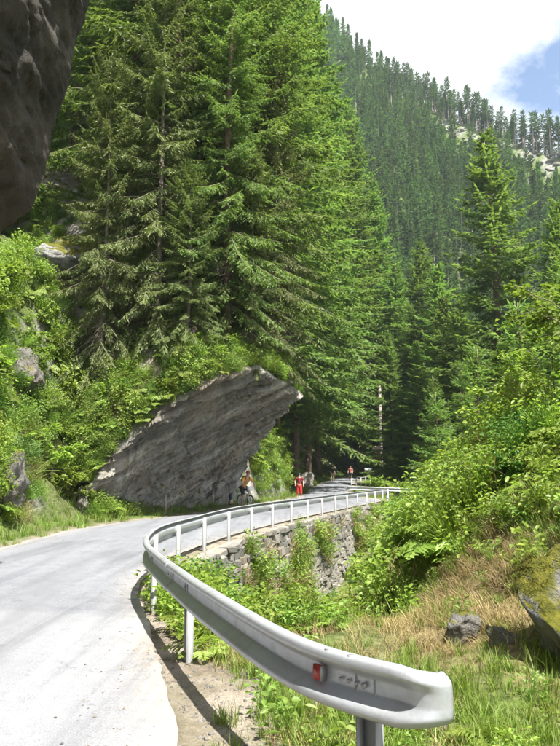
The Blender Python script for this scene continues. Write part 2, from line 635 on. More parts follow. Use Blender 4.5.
# ------------------------------------------------------------------ ground
def axis(segs):
    out = []
    for a, b, d in segs:
        out.append(np.arange(a, b, d))
    return np.concatenate(out + [np.array([segs[-1][1]])])


gx = axis([(-70, -20, 1.2), (-20, -9, .35), (-9, -3, .2), (-3, 4.5, .1), (4.5, 12, .3), (12, 30, .8), (30, 90, 2)])
gy = axis([(-14, 2, .6), (2, 12, .1), (12, 50, .2), (50, 80, .5), (80, 124, 1.0)])
GX, GY = np.meshgrid(gx, gy, indexing='ij')
GZ = ground_h(GX, GY)
gv = np.stack([GX, GY, GZ], -1).reshape(-1, 3)
gf = grid_faces(len(gx), len(gy))
_dL = (xL(GY) - GX)
_r = (GX - xRail(GY))
_dA = GX - xA(GY)
nzg = n2(GX, GY, .8, 4, 11)
a_gravel = (S((_dA + .1) / .1) * (1 - S((_dA - .30 - .35 * (1 - S((GY - 7) / 4))) / (.25)))) + (1 - S((_dL) / .35)) * (_dL > -.2)
a_gravel = np.clip(a_gravel * (.85 + .5 * nzg), 0, 1) * (_dA > -.3).clip(0, 1) + (_dL > -.3) * (1 - S(_dL / .4)) * .8
a_dry = S((GX - .6) / 1.2) * (1 - S((GX - 5.0) / 2)) * (1 - S((GY - 12) / 4)) * np.clip(.45 + 1.0 * n2(GX, GY, .55, 3, 21), 0, 1)
a_green = np.clip(.75 + .5 * nzg, 0, 1)
a_rocky = np.clip(S((_dL - 1.2) / .6) * (n2(GX, GY, .35, 3, 31) - .05) * 2.2, 0, 1) * (1 - S((_dL - 5) / 3))
a_rocky = np.maximum(a_rocky, S((GY - 36) / 2) * (1 - S((GY - 53) / 3)) * S((_dL - .6) / .4) * (1 - S((_dL - 2.4) / .8)))
g_me = mesh('ground', gv, gf, M['ground'], True,
            dict(gravel=np.clip(a_gravel, 0, 1).ravel(), dry=a_dry.ravel(), green=a_green.ravel(), rocky=a_rocky.ravel()))
tag(obj('ground', g_me), 'grassy earth verges, steep left bank and gully beside the road', None, None, 'structure')

# ------------------------------------------------------------------ road
ry = axis([(-12, 4, .5), (4, 14, .12), (14, 50, .3), (50, 112, .8)])
rt = np.linspace(0, 1, 49)
RYg, RT = np.meshgrid(ry, rt, indexing='ij')
jl = .10 * n2(ry * 1.0, ry * 0, .9, 4, 41) + .03 * n2(ry, ry * 0, 5, 3, 43)
jr = .05 * n2(ry * 1.0, ry * 0, 1.0, 3, 47) + .012 * n2(ry, ry * 0, 5, 2, 49)
XLr, XAr = xL(ry) - .05 + jl, xA(ry) + .02 + jr
RXg = XLr[:, None] * (1 - RT) + XAr[:, None] * RT
RZg = zroad(RYg) + .004 + .05 * np.sin(np.clip(RT, 0, 1) * math.pi) ** .7 + .012 * n2(RXg, RYg, .35, 3, 51) - .012 * (1 - np.sin(RT * math.pi))
pt = S((8.6 + .4 * n2(RXg, RYg, .6, 3, 53) - RYg) / .5) * S((RT - .12) / .03)
trk = np.exp(-((RT - .28) / .07) ** 2) + np.exp(-((RT - .68) / .07) ** 2)
edg = np.exp(-RT / .045) + np.exp(-(1 - RT) / .03)
r_me = mesh('road', np.stack([RXg, RYg, RZg], -1).reshape(-1, 3), grid_faces(len(ry), len(rt), flip=True), M['asphalt'], True,
            dict(patch=pt.ravel(), track=np.clip(trk, 0, 1).ravel(), edge=np.clip(edg, 0, 1).ravel()))
tag(obj('road', r_me), 'sunlit pale asphalt lane curving under the rock overhang', None, None, 'structure')


# ------------------------------------------------------------------ far hillside
CX = np.array([-400, -60, 10.6, 34.7, 56.1, 70.7, 84.1, 99.9, 115.7, 170, 420])
CY = np.array([420, 380, 340, 320, 305, 290, 277, 255, 228, 205, 200])
CZ = np.array([420, 325, 246, 209, 178, 160, 146, 126, 106, 70, 40])


def crest(x):
    zc = np.interp(x, CX, CZ)
    yc = np.interp(x, CX, CY)
    return zc, yc


def hill_h(x, y):
    zc, yc = crest(x)
    t = (y - 108) / (yc - 108)
    z = np.where(t < 1, zc * np.clip(t, 0, 1) ** 1.45, zc - .12 * np.minimum(y - yc, 50) - .5 * np.maximum(y - yc - 50, 0))
    return z + 5 * n2(x, y, .02, 4, 61) * S(t * 3) * (1 - S((t - .6) * 4)) + 1.5 * n2(x, y, .1, 3, 63) * S(t * 3) - 3.0 * (1 - S(t * 4))


hx = np.arange(-260, 420, 5.0)
hy = axis([(100, 420, 4.0), (420, 640, 10.0)])
HX, HY = np.meshgrid(hx, hy, indexing='ij')
HZ = hill_h(HX, HY)
hv = np.stack([HX, HY, HZ], -1).reshape(-1, 3)
hf = grid_faces(len(hx), len(hy))


def proj(p):
    p = np.asarray(p, float)
    th = R(8.29)
    X, Y, Z = p[..., 0], p[..., 1], p[..., 2] - CAM_Z
    dep = Y * math.cos(th) + Z * math.sin(th)
    up = -Y * math.sin(th) + Z * math.cos(th)
    return 280 + 700 * X / dep, 373 - 700 * up / dep


def clear_band(x, y):
    """rocky felled strip that runs obliquely down the hillside; 1 inside"""
    zc, yc = crest(x)
    s = (yc - y)                         # metres in front of the crest
    c = np.interp(x, [40, 60, 75, 110, 130], [9, 9, 9, 10, 10])
    w = np.interp(x, [40, 62, 70, 90, 108, 118], [0, 0, 3.2, 4, 4.5, 0])
    return np.abs(s - c + 2.5 * n2(x, y, .08, 2, 71)) < w, s, c


cb, _, _ = clear_band(HX, HY)
hm_me = mesh('hill', hv, hf, M['ground'], True, dict(gravel=0 * HX.ravel(), dry=0 * HX.ravel(), green=np.ones(HX.size), rocky=cb.astype(float).ravel()))
tag(obj('hill', hm_me), 'steep forested mountainside closing the valley', None, None, 'structure')

# low valley floor sheet that carries the ground out to the horizon
vx = np.linspace(-1500, 1500, 61)
VX, VY = np.meshgrid(vx, np.linspace(-900, 2100, 61), indexing='ij')
VZ = -7.5 + 0 * VX
tag(obj('valley_floor', mesh('valley_floor', np.stack([VX, VY, VZ], -1).reshape(-1, 3), grid_faces(61, 61), M['ground'], True,
    dict(gravel=0 * VX.ravel(), dry=0 * VX.ravel(), green=np.ones(VX.size), rocky=0 * VX.ravel()))), 'valley land below the road', None, None, 'structure')

# ------------------------------------------------------------------ rock slab that overhangs the road
def poly_interp(u, pts):
    pts = np.asarray(pts, float)
    k = np.linspace(0, 1, len(pts))
    out = []
    for i in range(3):
        acc = 0
        for d, w in ((-.045, .25), (0, .5), (.045, .25)):
            acc = acc + w * np.interp(np.clip(u + d, 0, 1), k, pts[:, i])
        out.append(acc)
    return np.stack(out, -1)


SL_B = [(-7.5, 26.2, -.3), (-6.6, 28.2, -.3), (-5.7, 30.4, -.3), (-4.9, 32.6, -.3), (-4.0, 35.2, -.3), (-2.8, 38.6, -.3)]
SL_T = [(-7.15, 25.4, 1.4), (-5.75, 25.6, 2.75), (-4.3, 25.7, 4.05), (-2.8, 26.0, 5.25), (-1.2, 27.4, 6.0), (.95, 33.6, 5.5)]
nu, nv = 380, 190
uu = np.linspace(0, 1, nu)
vv = np.linspace(0, 1, nv)
U, V_ = np.meshgrid(uu, vv, indexing='ij')
Bp, Tp = poly_interp(uu, SL_B), poly_interp(uu, SL_T)
F0 = Bp[:, None] * (1 - V_[..., None]) + Tp[:, None] * V_[..., None]
nrm = np.array([.42, -.62, -.66])
nrm /= np.linalg.norm(nrm)
# the hollow: lower half bellies inwards
F0 = F0 + nrm * (-.55 * np.sin(math.pi * V_) * S(U * 2.5) * (1 + .5 * U))[..., None]
ax_a = np.array([.70, .60, .0]); ax_a /= np.linalg.norm(ax_a)
ax_b = np.cross(nrm, ax_a)
if ax_b[2] < 0:
    ax_b = -ax_b
ca, cb_ = F0 @ ax_a, F0 @ ax_b
q = cb_ * math.cos(R(24)) - ca * math.sin(R(24)) + .35 * fbm(F0 * .35, 3, 81)


def saw(x, k=.8):
    f = x - np.floor(x)
    return np.where(f < k, f / k, (1 - f) / (1 - k))


amp = .6 + .8 * np.clip(fbm(F0 * .5, 3, 83) + .4, 0, 1)
disp = .34 * saw(q * .8, .88) * amp + .16 * saw(q * 2.3 + 2 * fbm(F0 * .6, 2, 85), .82) * amp + .07 * saw(q * 5.7 + 3 * fbm(F0 * .9, 2, 86), .88) + .05 * saw(ca * 1.1 + 2.5 * fbm(F0 * .8, 3, 84) + q, .9)
disp += .20 * fbm(F0 * .45, 4, 87) + .07 * fbm(F0 * 2.5, 4, 89)
disp -= .07 * np.exp(-np.abs(fbm(F0 * .42, 3, 93)) / .03) + .04 * np.exp(-np.abs(fbm(F0 * 1.3, 3, 94)) / .04)
F1 = F0 + nrm * disp[..., None]
F1[:, -1] += .1
# the cap: over the rim and back into the hillside
ns = 60
sb = np.linspace(0, 1, ns + 1)[1:]
back = np.array([-.70, .71, 0])
dist_b = 17 * sb ** 1.5
prof = .25 * (1 - np.exp(-dist_b / .5)) + .80 * dist_b
CAP = F1[:, -1][:, None] + back * dist_b[None, :, None]
CAP[..., 2] += prof[None] * (.75 + .25 * S(uu * 4))[:, None]
CAP += (.45 * fbm(CAP * .5, 4, 91) + .10 * fbm(CAP * 2, 3, 92))[..., None] * np.array([.2, -.3, 1]) * S(dist_b / 1.0)[None, :, None]
SLV = np.concatenate([F1, CAP], 1)
nvt = nv + ns
slf = grid_faces(nu, nvt)
# far end closes the block
END = []
ed = SLV[-1]
eb = np.linspace(0, 1, 14)[1:]
ENDG = np.stack([ed + np.array([-6.5, 2.2, 0]) * k + np.array([0, 0, 1.0]) * (.35 * np.sin(k * math.pi)) + (.3 * fbm(ed * .8 + k * 3, 3, 95))[:, None] * np.array([.5, .8, .2]) for k in eb], 0)
allv = np.concatenate([SLV, ENDG], 0)
slf = grid_faces(nu + len(eb), nvt)
slab = obj('rock_overhang', mesh('rock_overhang', allv.reshape(-1, 3), slf, [M['rock']], False))
tag(slab, 'big grey tilted rock slab overhanging the bend, hollow beneath', 'rock')
cap_pts = SLV[:, nv:]


# big brown overhang in the upper corner, beside the road close to the viewer
def corner_rock():
    sec = np.array([(-8.2, -.4), (-7.6, 1.0), (-6.8, 2.3), (-5.6, 3.5), (-4.5, 4.25), (-3.75, 4.72), (-3.32, 5.15), (-3.18, 5.8), (-3.0, 6.7), (-2.86, 7.5), (-2.66, 8.5),
                    (-2.42, 9.15), (-3.0, 9.7), (-4.2, 10.5), (-6, 11.5), (-8, 13), (-10, 14.5), (-13, 16), (-16, 17)])  # the unseen nose at the top is added to shade the face below
    k = np.linspace(0, 1, len(sec))
    nn, ny = 420, 220
    kk = np.linspace(0, 1, nn)
    sx = np.interp(kk, k, sec[:, 0])
    sz = np.interp(kk, k, sec[:, 1])
    yy = np.linspace(-6, 9.0, ny)
    X = np.broadcast_to(sx[:, None], (nn, ny)).copy()
    Z = np.broadcast_to(sz[:, None], (nn, ny)).copy()
    Y = np.broadcast_to(yy[None], (nn, ny)).copy()
    # blunt far end: the last metre turns back towards the hillside
    P = np.stack([X, Y, Z], -1)
    qq = (P @ np.array([-.45, .15, .85])) + .25 * fbm(P * .6, 3, 106)
    d = .22 * fbm(P * .45, 4, 101) + .05 * (1 - 2 * np.abs(fbm(P * 1.3, 4, 103))) + .05 * saw(qq * 3.1, .88) + .025 * saw(qq * 7.3 + fbm(P * 1.1, 2, 110), .85) + .10 * saw((P @ np.array([-.45, .15, .85])) * 1.3 + fbm(P * .5, 2, 105), .84) + .035 * fbm(P * 5, 4, 107)
    d = d - .12 * np.exp(-np.abs(fbm(P * .6, 3, 111)) / .03) - .05 * np.exp(-np.abs(fbm(P * 1.9, 3, 112)) / .04) + .03 * (1 - 2 * np.abs(fbm(P * 3.1, 3, 113)))
    w = np.clip((9.0 - Y) / .8, 0, 1) ** .5
    P = P + np.array([.75, 0, -.45]) * ((d - .12) * (.35 + .65 * w))[..., None]
    # rounded end strip
    e = []
    for a in np.linspace(0, 1, 16)[1:]:
        q_ = P[:, -1].copy()
        q_[:, 0] += -6.0 * a ** 1.6 + .12 * fbm(P[:, -1] * 1.2 + a * 4, 3, 108)
        q_[:, 1] += .45 * math.sin(a * math.pi / 2) + 1.5 * a * a + .15 * fbm(P[:, -1] * .9 + a * 3, 3, 109)
        q_[:, 2] += .6 * a
        e.append(q_)
    P = np.concatenate([P, np.stack(e, 1)], 1)
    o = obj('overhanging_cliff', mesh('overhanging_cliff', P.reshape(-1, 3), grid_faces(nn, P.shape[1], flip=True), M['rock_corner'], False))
    tag(o, 'dark brown cliff leaning over the road in the upper corner', 'rock')


corner_rock()


# ------------------------------------------------------------------ boulders
def unit_(a):
    return a / np.linalg.norm(a)


def boulder_mesh(name, size, seed, mat, sub=4, cuts=13, rough=.11):
    bm = bmesh.new()
    bmesh.ops.create_icosphere(bm, subdivisions=sub, radius=1)
    v = np.array([x.co[:] for x in bm.verts])
    f = np.array([[x.index for x in fc.verts] for fc in bm.faces])
    bm.free()
    r = np.random.default_rng(seed)
    for _ in range(cuts):
        n = r.normal(size=3)
        n /= np.linalg.norm(n)
        d = r.uniform(.42, .80)
        v = v - np.maximum(0, v @ n - d)[:, None] * n
    nr = v / np.linalg.norm(v, axis=1)[:, None]
    v = v * np.array(size)
    s = min(size)
    bd = unit_(r.normal(size=3) * .5 + np.array([0, 0, 1.0]))
    st = (v @ bd) / s
    v = v + nr * (s * (.20 * fbm(v / s * .9, 3, seed) + rough * fbm(v / s * 3.5, 4, seed + 1) + .10 * saw(st * 2.3 + fbm(v / s, 2, seed + 3), .8) + .05 * saw(st * 6.1, .75)))[:, None]
    return mesh(name, v, f, mat, False)


def boulder(name, loc, size, seed, mat, label, rot=(0, 0, 0), group=None, sub=4):
    o = obj(name, boulder_mesh(name, size, seed, mat, sub), None, loc, rot)
    return tag(o, label, 'boulder', group)


boulder('boulder', (2.58, 5.95, .22), (.78, .70, .72), 5, M['rock_moss'], 'large boulder with yellow-green moss on the bank by the picture edge', (.25, -.45, .3), sub=5)
boulder('boulder', (1.93, 6.3, .10), (.20, .24, .26), 8, M['rock_bank'], 'pale split rock beside the dark hollow of the mossy boulder', (.1, .5, .8))
boulder('boulder', (1.66, 6.7, .20), (.16, .20, .18), 12, M['rock_bank'], 'small grey rock poking out of the dry grass above the split rock', (.3, .1, 2))
boulder('boulder', (1.02, 4.75, -.02), (.13, .12, .12), 15, M['rock_bank'], 'small grey stone in grass just behind the flared rail end', (.3, .4, 1))
boulder('boulder', (2.75, 5.15, .02), (.42, .34, .26), 17, M['rock_moss'], 'low stone below the mossy boulder at the picture edge', (0, .2, 1))
boulder('boulder', (3.55, 7.6, 1.15), (.40, .36, .30), 19, M['rock_bank'], 'pale rock lying in bank weeds above the mossy boulder', (.2, .1, 1))
boulder('boulder', (4.6, 30.0, -1.75), (.55, .35, .8), 21, M['rock_bank'], 'slanted pale rock among the green gully shrubs', (.3, .5, .3))
boulder('boulder', (-9.0, 24.4, 5.1), (1.1, 1.0, 1.0), 23, M['rock_bank'], 'light grey outcrop in the leafy bank left of the slab', (.2, -.6, .5), sub=5)
boulder('boulder', (-7.8, 20.0, .95), (.85, 1.4, 1.55), 27, M['rock_bank'], 'dark jagged rock at the foot of the left bank', (.1, .25, .1), sub=5)
boulder('boulder', (-7.75, 17.2, .7), (.75, 1.0, 1.35), 29, M['rock_bank'], 'weathered rock at the roadside next to the picture edge', (-.1, .2, .4), sub=5)
boulder('boulder', (-7.2, 25.35, .35), (.50, .7, .95), 31, M['rock_bank'], 'pale upright stone at the foot of the overhanging slab', (0, .15, .4))
boulder('boulder', (-9.3, 30.6, 11.3), (2.4, 1.5, 1.0), 33, M['rock_moss'], 'mossy rock shelf under the dark trees', (.1, -.15, .3), sub=5)
boulder('boulder', (-8.0, 30.0, 9.9), (.45, .5, .75), 35, M['rock_bank'], 'upright grey block beneath the mossy rock shelf', (.1, .1, .3))
boulder('boulder', (2.2, 56.5, 1.1), (.7, .9, .8), 37, M['rock_bank'], 'grey rock in the grassy bank past the red rider', (0, .2, .3))

# ------------------------------------------------------------------ retaining wall under the rail
def rail_curve(y0, y1, n, off):
    y = np.linspace(y0, y1, n)
    x = xRail(y)
    dx, dy = np.gradient(x), np.gradient(y)
    L = np.hypot(dx, dy)
    return np.stack([x + off * dy / L, y - off * dx / L], -1), np.stack([dx / L, dy / L], -1)


def arc_points(y0, y1, step, off):
    P, T = rail_curve(y0, y1, 1200, off)
    s = np.concatenate([[0], np.cumsum(np.linalg.norm(np.diff(P, axis=0), axis=1))])
    ss = np.arange(0, s[-1], step)
    return np.stack([np.interp(ss, s, P[:, 0]), np.interp(ss, s, P[:, 1])], -1), np.stack([np.interp(ss, s, T[:, 0]), np.interp(ss, s, T[:, 1])], -1)


def build_wall():
    root = empty('retaining_wall', (float(xRail(13)) + .2, 13, -2), 'dry stone retaining wall beneath the far guard rail', 'wall')
    inv = root.matrix_basis.inverted()
    off = Vector(root.location)
    # core
    P, T = rail_curve(12.4, 37.5, 120, .30)
    zz = np.array([-.03, -.9, -2.0, -3.9])
    bat = np.array([0, .03, .08, .16])
    nx, ny = T[:, 1], -T[:, 0]
    rows = []
    rows.append(np.stack([P[:, 0] - .42 * nx, P[:, 1] - .42 * ny, np.full(len(P), -.6)], -1))
    rows.append(np.stack([P[:, 0] - .40 * nx, P[:, 1] - .40 * ny, np.full(len(P), -.025)], -1))
    for z, b in zip(zz, bat):
        rows.append(np.stack([P[:, 0] + b * nx, P[:, 1] + b * ny, np.full(len(P), z)], -1))
    G = np.stack(rows, 1)
    c = obj('core', mesh('wall_core', (G.reshape(-1, 3) - np.array(off)), grid_faces(len(P), len(rows)), M['mortar'], False), root)
    # stones
    var = []
    for k in range(8):
        bm = bmesh.new()
        bmesh.ops.create_cube(bm, size=1)
        bmesh.ops.bevel(bm, geom=bm.edges[:], offset=.11, segments=1, affect='EDGES')
        r = random.Random(k + 3)
        for v in bm.verts:
            v.co.x += r.uniform(-.07, .07)
            v.co.y += r.uniform(-.07, .07)
            v.co.z += r.uniform(-.09, .09)
        me = bpy.data.meshes.new('wall_stone')
        bm.to_mesh(me)
        bm.free()
        me.materials.append(M['stone'])
        var.append(me)
    P, T = rail_curve(12.5, 37.4, 2000, .30)
    s = np.concatenate([[0], np.cumsum(np.linalg.norm(np.diff(P, axis=0), axis=1))])
    z = -.0
    r = random.Random(11)
    cnt = 0
    low = []
    row = 0
    while z > -3.4:
        h = r.uniform(.13, .27) if row else .14
        a = r.uniform(0, .3)
        while a < s[-1]:
            w = r.uniform(.18, .62)
            if row == 0:
                w *= 1.3
            m_ = a + w / 2
            px, py = np.interp(m_, s, P[:, 0]), np.interp(m_, s, P[:, 1])
            tx, ty = np.interp(m_, s, T[:, 0]), np.interp(m_, s, T[:, 1])
            d = r.uniform(-.045, .05) + .045 * (-z)
            nx, ny = ty, -tx
            loc = Vector((px + nx * d, py + ny * d, z - h / 2 + r.uniform(-.02, .02))) - off
            rot = (r.uniform(-.12, .12), r.uniform(-.12, .12), math.atan2(ty, tx) + r.uniform(-.12, .12))
            scl = (w * 1.03, r.uniform(.2, .28), h * 1.04)
            me = r.choice(var)
            if cnt < 298:
                obj('stone', me, root, loc, rot, scl)
            else:
                Mx = Matrix.LocRotScale(loc, Euler(rot), Vector(scl))
                low.append((np.array([(Mx @ v.co)[:] for v in me.vertices]), me))
            cnt += 1
            a += w
        z -= h
        row += 1
    bm = bmesh.new()
    for v, me in low:
        vs_ = [bm.verts.new(p) for p in v]
        for p in me.polygons:
            bm.faces.new([vs_[i] for i in p.vertices])
    me = bpy.data.meshes.new('lower_stones')
    bm.to_mesh(me)
    bm.free()
    me.materials.append(M['stone'])
    o = obj('lower_stones', me, root)
    o['kind'] = 'stuff'


build_wall()

# ------------------------------------------------------------------ guard rails
W_D = .78 * np.array([.0, .012, .045, .078, .090, .092, .085, .065, .016, .003, .0, .0, .003, .016, .065, .085, .092, .090, .078, .045, .012, .0])
W_Z = .88 * np.array([.140, .153, .157, .149, .136, .112, .096, .084, .054, .042, .03, -.03, -.042, -.054, -.084, -.096, -.112, -.136, -.149, -.157, -.153, -.140])


def beam_mesh(name, pts, ztop, flat=None, thick=.007):
    """W section swept along plan points; road side is to the left of travel"""
    P = np.asarray(pts, float)
    n = len(P)
    T = np.gradient(P, axis=0)
    T /= np.linalg.norm(T, axis=1)[:, None]
    nl = np.stack([-T[:, 1], T[:, 0]], -1)
    zt = np.broadcast_to(ztop, (n,))
    fl = np.zeros(n) if flat is None else flat
    rows = []
    front = []
    for i in range(n):
        d = W_D * (1 - fl[i]) + fl[i] * .070 * np.clip(1 - (np.abs(W_Z) / .141) ** 6, 0, 1)
        front.append(np.stack([P[i, 0] + nl[i, 0] * d, P[i, 1] + nl[i, 1] * d, zt[i] - .138 + W_Z * (1 - .16 * fl[i])], -1))
        d2 = d - thick
        front.append(np.stack([P[i, 0] + nl[i, 0] * d2, P[i, 1] + nl[i, 1] * d2, zt[i] - .138 + W_Z * .985 * (1 - .16 * fl[i])], -1)[::-1])
    G = np.stack([np.vstack([front[2 * i], front[2 * i + 1]]) for i in range(n)], 0)
    k = G.shape[1]
    F = grid_faces(n, k, True)
    h = k // 2
    caps = []
    for i0, rev in ((0, False), ((n - 1) * k, True)):
        for j in range(h - 1):
            qd = [i0 + j, i0 + j + 1, i0 + k - 2 - j, i0 + k - 1 - j]
            caps.append(qd[::-1] if rev else qd)
    F = np.vstack([F, np.array(caps)])
    me = mesh(name, G.reshape(-1, 3), F, M['zinc'], True)
    return me


def sharp_bolt():
    bm = bmesh.new()
    bmesh.ops.create_uvsphere(bm, u_segments=8, v_segments=5, radius=1)
    for v in bm.verts:
        v.co.z *= .5
    me = bpy.data.meshes.new('bolt_head')
    bm.to_mesh(me)
    bm.free()
    me.materials.append(M['bolt'])
    return me


BOLT = sharp_bolt()


def post_mesh(h_top, depth):
    # C-section steel post: web + two flanges
    t = .008
    parts = [box(0, 0, (h_top - depth) / 2, .11, t, h_top + depth), box(-.055, .028, (h_top - depth) / 2, t, .062, h_top + depth - .004), box(.055, .028, (h_top - depth) / 2, t, .062, h_top + depth - .004)]
    v, f = join(parts)
    return mesh('post', v, f, M['zinc_post'], False)


def build_rail():
    P, T = arc_points(3.42, 44.0, .05, 0)
    # smooth the swept line
    ker = np.hanning(25)[1:-1]
    ker /= ker.sum()
    hw = len(ker) // 2
    pad = np.vstack([P[0] - (P[1:hw + 1] - P[0])[::-1], P, P[-1] + (P[-1] - P[-hw - 1:-1])[::-1]])
    P = np.stack([np.convolve(pad[:, i], ker, 'valid') for i in (0, 1)], -1)
    T = np.gradient(P, axis=0)
    T /= np.linalg.norm(T, axis=1)[:, None]
    # the flared end turns away from the road
    ztop = np.full(len(P), .765)
    s = np.arange(len(P)) * .05
    ztop -= .03 * (1 - S(s / 1.6))
    ztop += .012 * n2(s, s * 0, .25, 3, 7) * S(s / 3)
    loc = Vector((P[60, 0], P[60, 1], 0))
    root = empty('guard_rail', loc, 'galvanised steel guard rail sweeping round the bend with flared end', 'guard rail')
    off = np.array(loc[:2])
    # end piece: two ridges merge into a rounded shovel
    ne = 9
    a = np.linspace(0, 1, 14)[1:][::-1]
    head = P[0] - T[0] * 0
    ext = []
    ang0 = math.atan2(-T[0, 1], -T[0, 0])
    p = P[0].copy()
    steps = 12
    for i in range(steps):
        ang = ang0 + 1.5 * (i / steps) ** 1.8
        p = p + .017 * np.array([math.cos(ang), math.sin(ang)])
        ext.append(p.copy())
    E_ = np.vstack([np.array(ext)[::-1], P[:85]])
    fl = np.concatenate([1 - S(np.arange(steps) / (steps + 1)), np.zeros(85)])
    obj('end_beam', beam_mesh('end_beam', E_ - off, np.concatenate([np.full(steps, ztop[0]), ztop[:85]]), fl), root)
    # beams of about four metres, lapped
    i = 4
    first = True
    while i < len(P) - 12:
        j = min(i + 80, len(P) - 1)
        if len(P) - 1 - j < 25:
            j = len(P) - 1
        seg = P[i:j + 1] - off
        lap = P[i:j + 1]
        if not first:
            obj('beam', beam_mesh('beam', seg, ztop[i:j + 1]), root)
        # lap sleeve with its bolts
        a0, a1 = max(i - 4, 0), min(i + 5, len(P))
        if not first:
            tt = T[i]
            nl = np.array([-tt[1], tt[0]])
            sl = beam_mesh('lap_sleeve', P[a0:a1] - off + nl * .006, ztop[a0:a1] + .002)
            obj('lap_sleeve', sl, root)
        for ds in (-.12, .0, .12) if not first else (.05, .11, .17):
            for zz in (.0,) if not first else (0,):
                k = min(int(i + ds / .05), len(P) - 1)
                tt = T[k]
                nl = np.array([-tt[1], tt[0]])
                bp = P[k] - off + nl * (.012 if first else .018)
                b = obj('bolt', BOLT, root, (bp[0], bp[1], ztop[k] - .138), None, (.011,) * 3)
                b.rotation_euler = Vector((nl[0], nl[1], 0)).to_track_quat('Z', 'Y').to_euler()
        if first:
            for ds in (.05, .22):
                k = int(i + ds / .05)
                tt = T[k]
                nl = np.array([-tt[1], tt[0]])
                bp = P[k] - off + nl * .045
                obj('bolt', BOLT, root, (bp[0], bp[1], ztop[k] - .004), None, (.022, .014, .012))
        first = False
        i = j
    # posts
    pm = post_mesh(.70, .9)
    k_list = [4] + list(range(66, len(P) - 6, 46)) + [len(P) - 6]
    for n_, k in enumerate(k_list):
        tt = T[k]
        nr = np.array([tt[1], -tt[0]])
        pp = P[k] - off + nr * .055
        zt = ztop[k]
        o = obj('post', pm, root, (pp[0], pp[1], zt - .745 - .02), (0, 0, math.atan2(tt[1], tt[0])))
        if n_ == len(k_list) - 1:
            o.scale = (2.6, 2.0, 1.06)
        nl = -nr
        bp = P[k] - off + nl * .014
        b = obj('bolt', BOLT, root, (bp[0], bp[1], zt - .138), None, (.017,) * 3)
        b.rotation_euler = Vector((nl[0], nl[1], 0)).to_track_quat('Z', 'Y').to_euler()
    # red reflector in the groove
    k = 10
    tt = T[k]
    nl = np.array([-tt[1], tt[0]])
    bp = P[k] - off + nl * .028
    v, f = box(0, 0, 0, .055, .03, .07)
    v[:, 2] += np.where(v[:, 0] > 0, .0, .0)
    # wedge shape
    v[:, 1] *= np.where(v[:, 2] > 0, .6, 1.1)
    rf = obj('reflector', mesh('reflector', v, f, M['red_glass']), root, (bp[0], bp[1], ztop[k] - .137), (0, 0, math.atan2(tt[1], tt[0])))
    rf['label'] = 'red reflector in the groove of the rail'
    v, f = box(0, .0, 0, .008, .04, .075)
    obj('reflector_bracket', mesh('reflector_bracket', v, f, M['bolt']), root, (bp[0] - tt[0] * .042, bp[1] - tt[1] * .042, ztop[k] - .137), (0, 0, math.atan2(tt[1], tt[0])))


build_rail()


def build_second_rail():
    y = 53.2
    xs = np.arange(5.4, 12.4, .1)
    P = np.stack([xs, y - .03 * (xs - 5.4) + .0 * xs], -1)
    # curled beginning by the road
    ang = np.linspace(math.pi * .9, 0, 10)[:-1]
    curl = np.stack([5.4 - .35 * np.sin(ang), y + .35 - .35 * np.cos(ang) * 1.0], -1)
    P = np.vstack([curl, P])[::-1]
    gz = ground_h(P[:, 0], P[:, 1], False)
    base = float(zroad(53.0))
    root = empty('guard_rail', (8.5, y, base), 'short dark guard rail in tree shade beyond the far rail end', 'guard rail')
    off = np.array([8.5, y])
    zt = .74 - .035 * (P[:, 0] - 5.4)
    obj('beam', beam_mesh('beam', P - off, zt), root)
    pm = post_mesh(.70, 2.6)
    for x in np.arange(5.6, 12.4, 1.65):
        obj('post', pm, root, (x - 8.5, .10 - .03 * (x - 5.4), -.035 * (x - 5.4) - .02), (0, 0, math.pi))


build_second_rail()

# ------------------------------------------------------------------ foliage builders
def unit(a):
    return a / (np.linalg.norm(a, axis=-1, keepdims=True) + 1e-9)


def cards(B, A, W, l, w, tint, bend=None):
    """rhombic needle sprays: base B, axis A, width direction W"""
    l = l[:, None]
    w = w[:, None]
    mid = B + A * l * .45
    tip = B + A * l
    if bend is not None:
        tip = tip + bend
    V = np.stack([B, mid + W * w * .5, tip, mid - W * w * .5], 1).reshape(-1, 3)
    n = len(B)
    F = np.arange(n * 4).reshape(n, 4)
    return V, F, np.repeat(tint, 4)


